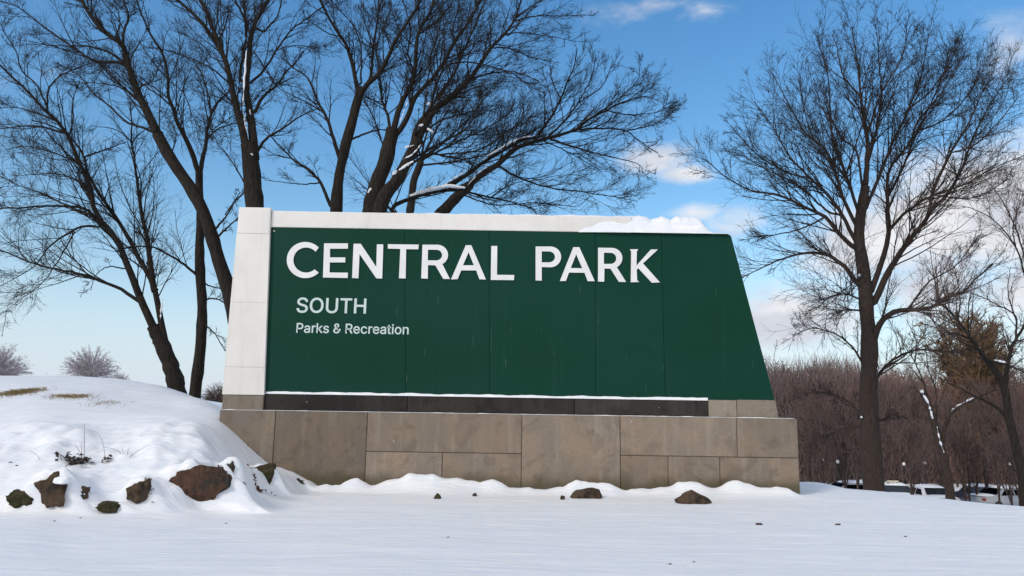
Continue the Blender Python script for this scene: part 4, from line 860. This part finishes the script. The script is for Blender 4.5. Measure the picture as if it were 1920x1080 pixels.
leaves('dead_leaves', 278, 934, 16, 14, 'leaf', 'few pale dead leaves beside the jagged dark brown rock', 'leaves', .02, 4, .02, .02)
leaves('dead_leaves', 199, 872, 16, 24, 'stem', 'small dark tuft of leaves poking through the snow right of the tall weed', 'leaves', .022, 5, .02, .05)

# dry grass patches on the mound
def grass(px, py, wpx, n_, label, seed):
    rg = np.random.default_rng(seed); X, Y, Z = hit_base(px, py, 8, 17); s = Y / FPX
    cx = X + rg.normal(0, .33, n_) * wpx * s; cy = Y + rg.normal(0, .22, n_) - .05; cz = terrain(cx, cy)
    h = rg.uniform(.015, .05, n_); d = rg.normal(0, .035, (n_, 2)); P_ = np.stack([np.stack([cx, cy, cz - .01], 1), np.stack([cx + d[:, 0] * .5, cy + d[:, 1] * .5, cz + h * .7], 1), np.stack([cx + d[:, 0] * 1.6, cy + d[:, 1] * 1.6, cz + h], 1)], 1)
    v, q = tubes(P_, np.broadcast_to(np.array([.003, .0022, .001]), (n_, 3)), 3); tag(link('dry_grass', mesh_np('dry_grass', v, q, False), M['straw']), label, 'grass', kind='stuff')
grass(42, 738, 42, 800, 'straw coloured dry grass patch on the mound nearest the left edge', 1)
grass(140, 746, 46, 330, 'fainter olive dry grass patch on the mound right of the first one', 2)
grass(200, 757, 36, 60, 'sparse blades of dry grass farthest right on the mound', 3)

# weeds
def weed(label, Ypx, stems, nm='dry_weed', r=.0035):
    X, Y, Z = hit_base(*Ypx); root = empty(nm, (X, Y, Z)); tag(root, label, 'weed')
    for st in stems:
        P_, L_ = resample([np.array(at(p[0], p[1], Y)) for p in st], 10); P_[0, 2] -= .03
        v, q = tubes(P_[None], np.linspace(r, r * .4, 10)[None], 5); link('stem', mesh_np('stem', v - np.array([X, Y, Z]), q), M['stem'], root)
weed('tall upright dead weed with side stems above the hollow of dead leaves', (157, 866), [[(158, 868), (158, 830), (159, 793)], [(155, 866), (150, 848), (140, 832)], [(153, 862), (153, 845), (152, 830)], [(160, 868), (168, 862), (170, 855)]])
weed('arched dead grass stem curving over from the tall weed', (197, 868), [[(196, 868), (195, 840), (188, 818), (176, 808), (163, 803)]], r=.0022)
weed('short forked dead weed farthest right on the bank', (235, 862), [[(234, 868), (237, 855), (243, 838)], [(240, 860), (256, 847), (279, 834)], [(233, 864), (231, 850), (229, 838)], [(234, 862), (222, 846), (205, 840), (192, 839)]], r=.003)
weed('thin slanting weed stem at the left of the bank', (77, 868), [[(77, 866), (68, 852), (54, 844)]], r=.0025)
weed('thin slanting weed stem just left of the leaf filled hollow', (118, 868), [[(118, 868), (113, 855), (107, 848)]], r=.0028)
# lumps under the snow: scattered twigs and bark bits
for k, (px, py, wd, lab) in enumerate([(19, 872, 5, 'dark seed head in the snow nearest the left edge'), (31, 879, 5, 'dark seed head in the snow just right of the first one'), (464, 836, 4, 'small dark chip of bark on the slope beside the wall'),
        (1423, 985, 12, 'bit of dark bark on the open snow right of centre'), (1572, 985, 9, 'bit of dark bark farthest right on the open snow'), (1256, 1058, 6, 'small dark speck low on the open snow'), (1301, 1055, 5, 'small dark speck just right of the lowest one'),
        (1698, 1011, 5, 'small dark speck alone on the right of the open snow'), (102, 977, 4, 'tiny dark speck on the snow below the mossy stones'), (150, 978, 4, 'tiny dark speck second from the left below the bank'), (420, 1033, 4, 'tiny dark speck on the open snow left of centre'), (840, 998, 5, 'tiny dark speck on the open snow below the wall')]):
    X, Y, Z = hit_base(px, py, 3, 12); s = Y / FPX; me = rock_mesh(wd * s * .6, wd * s * .35, wd * s * .22, 400 + k, .1, 2, 5); o = link('bark_chip', me, M['stem']); o.location = (X, Y, tz(X, Y) + wd * s * .1); tag(o, lab, 'bark chip')

# ---------------------------------------------------------------- parked cars, lamps and board beyond the crest
def make_car(paint, kind='sedan'):
    root = empty('parked_car', (0, 0, 0)); W2 = .88
    prof = {'sedan': [(-2.2, .28), (-2.25, .72), (-2.1, .92), (-1.35, .98), (-.75, 1.40), (.55, 1.44), (1.2, 1.0), (2.05, .88), (2.28, .62), (2.25, .28)],
            'van': [(-2.4, .3), (-2.45, 1.2), (-2.35, 1.95), (-1.9, 2.05), (1.0, 2.05), (1.75, 1.25), (2.35, 1.05), (2.45, .6), (2.4, .3)]}[kind]
    bm = bmesh.new(); cut = .95 if kind == 'sedan' else 1.1
    ys_ = (-W2, -W2 * .985, W2 * .985, W2); 
    def yy(z, s_): return s_ * (W2 if z <= cut + .06 else W2 - .16 * (z - cut) / .45)
    a = [bm.verts.new((x_, yy(z_, -1), z_)) for x_, z_ in prof]; b = [bm.verts.new((x_, yy(z_, 1), z_)) for x_, z_ in prof]
    bm.faces.new(a); bm.faces.new(b[::-1])
    for i in range(len(a)): bm.faces.new((a[i], b[i], b[(i + 1) % len(a)], a[(i + 1) % len(a)]))
    bmesh.ops.recalc_face_normals(bm, faces=bm.faces); bmesh.ops.bevel(bm, geom=list(bm.edges), offset=.05, segments=2, affect='EDGES')
    link('body', bm_mesh('body', bm, True), M[paint], root)
    for sgn in (-1, 1):
        wins = [[(-1.15, 1.0), (-.72, 1.32), (-.12, 1.34), (-.12, 1.0)], [(-.04, 1.0), (-.04, 1.34), (.5, 1.35), (.98, 1.02)]] if kind == 'sedan' else [[(.35, 1.3), (.35, 1.85), (.95, 1.85), (1.45, 1.3)]]
        for wn in wins:
            bm = bmesh.new(); vs = [bm.verts.new((x_, yy(z_, sgn) + sgn * .012, z_)) for x_, z_ in wn]; bm.faces.new(vs); bmesh.ops.solidify(bm, geom=list(bm.faces), thickness=.01); link('side_window', bm_mesh('side_window', bm), M['glass'], root)
    for x0, z0, x1, z1, nme in ([(1.16, 1.04, .60, 1.41, 'windscreen'), (-1.30, 1.02, -.80, 1.37, 'rear_window')] if kind == 'sedan' else [(1.70, 1.32, 1.06, 1.98, 'windscreen')]):
        bm = bmesh.new(); d = .03 * (1 if x0 > 0 else -1); vs = [bm.verts.new(p) for p in ((x0 + d, -.72, z0 + .03), (x0 + d, .72, z0 + .03), (x1 + d, .62, z1 + .03), (x1 + d, -.62, z1 + .03))]; bm.faces.new(vs); bmesh.ops.solidify(bm, geom=list(bm.faces), thickness=.01); link(nme, bm_mesh(nme, bm), M['glass'], root)
    for x_ in (-1.38, 1.40):
        for s_ in (-1, 1):
            bm = bmesh.new(); cyl(bm, 0, 0, -.11, .11, .33, .33, 18); o = link('wheel', bm_mesh('wheel', bm), M['rubber'], root); o.location = (x_, s_ * .80, .33); o.rotation_euler = (math.pi / 2, 0, 0)
            bm = bmesh.new(); cyl(bm, 0, 0, -.005, .005, .2, .19, 12); h = link('rim', bm_mesh('rim', bm), M['alloy'], o); h.location = (0, 0, -.115 * s_)
    for s_ in (-1, 1):
        bm = bmesh.new(); box(bm, 2.2, 2.27, s_ * .65 - .14, s_ * .65 + .14, .66, .76); link('headlight', bm_mesh('headlight', bm), M['globe'], root)
        bm = bmesh.new(); box(bm, -2.29, -2.22, s_ * .68 - .12, s_ * .68 + .12, .70, .82); link('tail_light', bm_mesh('tail_light', bm), M['red_lamp'], root)
    # snow on roof, bonnet
    def slab(x0, x1, z0, z1, hw, h):
        xv = np.linspace(x0, x1, 14); yv = np.linspace(-hw, hw, 10); X_, Y_ = np.meshgrid(xv, yv); e = (1 - np.abs((X_ - (x0 + x1) / 2) / ((x1 - x0) / 2)) ** 4) * (1 - np.abs(Y_ / hw) ** 4)
        Zv = z0 + (z1 - z0) * (X_ - x0) / (x1 - x0) + h * np.clip(e, 0, 1) ** .5 - .01; ii = np.arange(140).reshape(10, 14)
        link('snow_cover', mesh_np('snow_cover', np.stack([X_, Y_, Zv], -1).reshape(-1, 3), np.stack([ii[:-1, :-1], ii[:-1, 1:], ii[1:, 1:], ii[1:, :-1]], -1).reshape(-1, 4)), M['snow'], root)
    if kind == 'sedan': slab(-.74, .56, 1.41, 1.45, .68, .13); slab(1.25, 2.1, 1.01, .90, .76, .10); slab(-2.15, -1.4, .94, .99, .76, .10)
    else: slab(-2.3, 1.0, 2.04, 2.05, .62, .15)
    return root
def copy_tree(o, parent=None):
    c = o.copy(); COL.objects.link(c)
    if parent: c.parent = parent
    for ch in [k for k in o.children]: copy_tree(ch, c)
    return c
CARS = [(1592, 57, 'car_silver', 'sedan', .1, 'silver snow topped car parked left of the tallest tree'), (1622, 60, 'car_white', 'sedan', .3, 'white car partly hidden by the left side of the tallest trunk'),
        (1668, 56, 'car_dark', 'sedan', 1.3, 'dark car with a domed snow cap right beside the tallest trunk'), (1733, 56, 'car_white', 'sedan', 1.5, 'white snow capped car parked between the tallest tree and the broken topped one'),
         (1826, 60, 'car_dark', 'sedan', 1.4, 'dark car parked midway between the two trees at the right'),
        (1872, 58, 'car_silver', 'sedan', .25, 'silver car parked just left of the curved trunk')]
protos = {}
for (px, Y, paint, kd, rz, lab) in CARS:
    Y -= 5.5
    if (paint, kd) in protos: o = copy_tree(protos[(paint, kd)])
    else: o = protos[(paint, kd)] = make_car(paint, kd)
    x, y, z = on_ground(px, Y); o.location = (x, y, z + .01); o.rotation_euler = (0, 0, rz); tag(o, lab, 'van' if kd == 'van' else 'car', 'vehicles parked beyond the snow crest')
    if kd == 'van': o.name = 'parked_van'
def make_lamp():
    root = empty('lamp_post', (0, 0, 0)); bm = bmesh.new(); cyl(bm, 0, 0, 0, .35, .13, .08, 12); cyl(bm, 0, 0, .35, 2.5, .05, .038, 10); cyl(bm, 0, 0, 2.5, 2.56, .11, .11, 12); link('post', bm_mesh('post', bm), M['iron'], root)
    bm = bmesh.new(); bmesh.ops.create_uvsphere(bm, u_segments=14, v_segments=10, radius=.10); o = link('globe', bm_mesh('globe', bm, True), M['globe'], root); o.location = (0, 0, 2.70); o.scale = (1, 1, 1.2)
    bm = bmesh.new(); cyl(bm, 0, 0, 2.88, 2.98, .07, .01, 8); link('finial', bm_mesh('finial', bm), M['iron'], root); return root
lp = None
for (px, Y, lab) in ((1567, 52, 'black lamp post with white globe left of the tallest tree'), (1690, 52, 'black lamp post with white globe just right of the tallest trunk'), (1729, 58, 'black lamp post with white globe left of the broken topped tree'), (1887, 60, 'black lamp post with white globe farthest right'), (1500 + 40, 66, 'black lamp post with white globe close to the right end of the wall')):
    lp_ = copy_tree(lp) if lp else make_lamp(); lp = lp or lp_; x, y, z = on_ground(px, Y); lp_.location = (x, y, z - .02); tag(lp_, lab, 'lamp post', 'globe lamp posts beyond the snow crest')
# board with two cream slats
x, y, z = on_ground(1667, 50); nb_ = empty('notice_board', (x, y, z)); tag(nb_, 'small board with two cream slats on posts right of the tallest trunk', 'notice board')
for s_ in (-.28, .28): bm = bmesh.new(); box(bm, s_ - .03, s_ + .03, 0, .06, 0, 1.75); link('post', bm_mesh('post', bm), M['iron'], nb_)
for z0, h in ((1.05, .22), (1.55, .12)): bm = bmesh.new(); box(bm, -.34, .34, -.035, -.004, z0, z0 + h); link('slat', bm_mesh('slat', bm), M['cream'], nb_)
# two little lamps on the far left horizon
for px, lab in ((47, 'tiny dark lamp post on the left horizon nearest the picture edge'), (76, 'tiny dark lamp post on the left horizon beside the round crowned tree')):
    r = copy_tree(lp); x, y, z = on_ground(px, 100); r.location = (x, y, z - 2.0); tag(r, lab, 'lamp post', 'lamp posts on the left horizon')
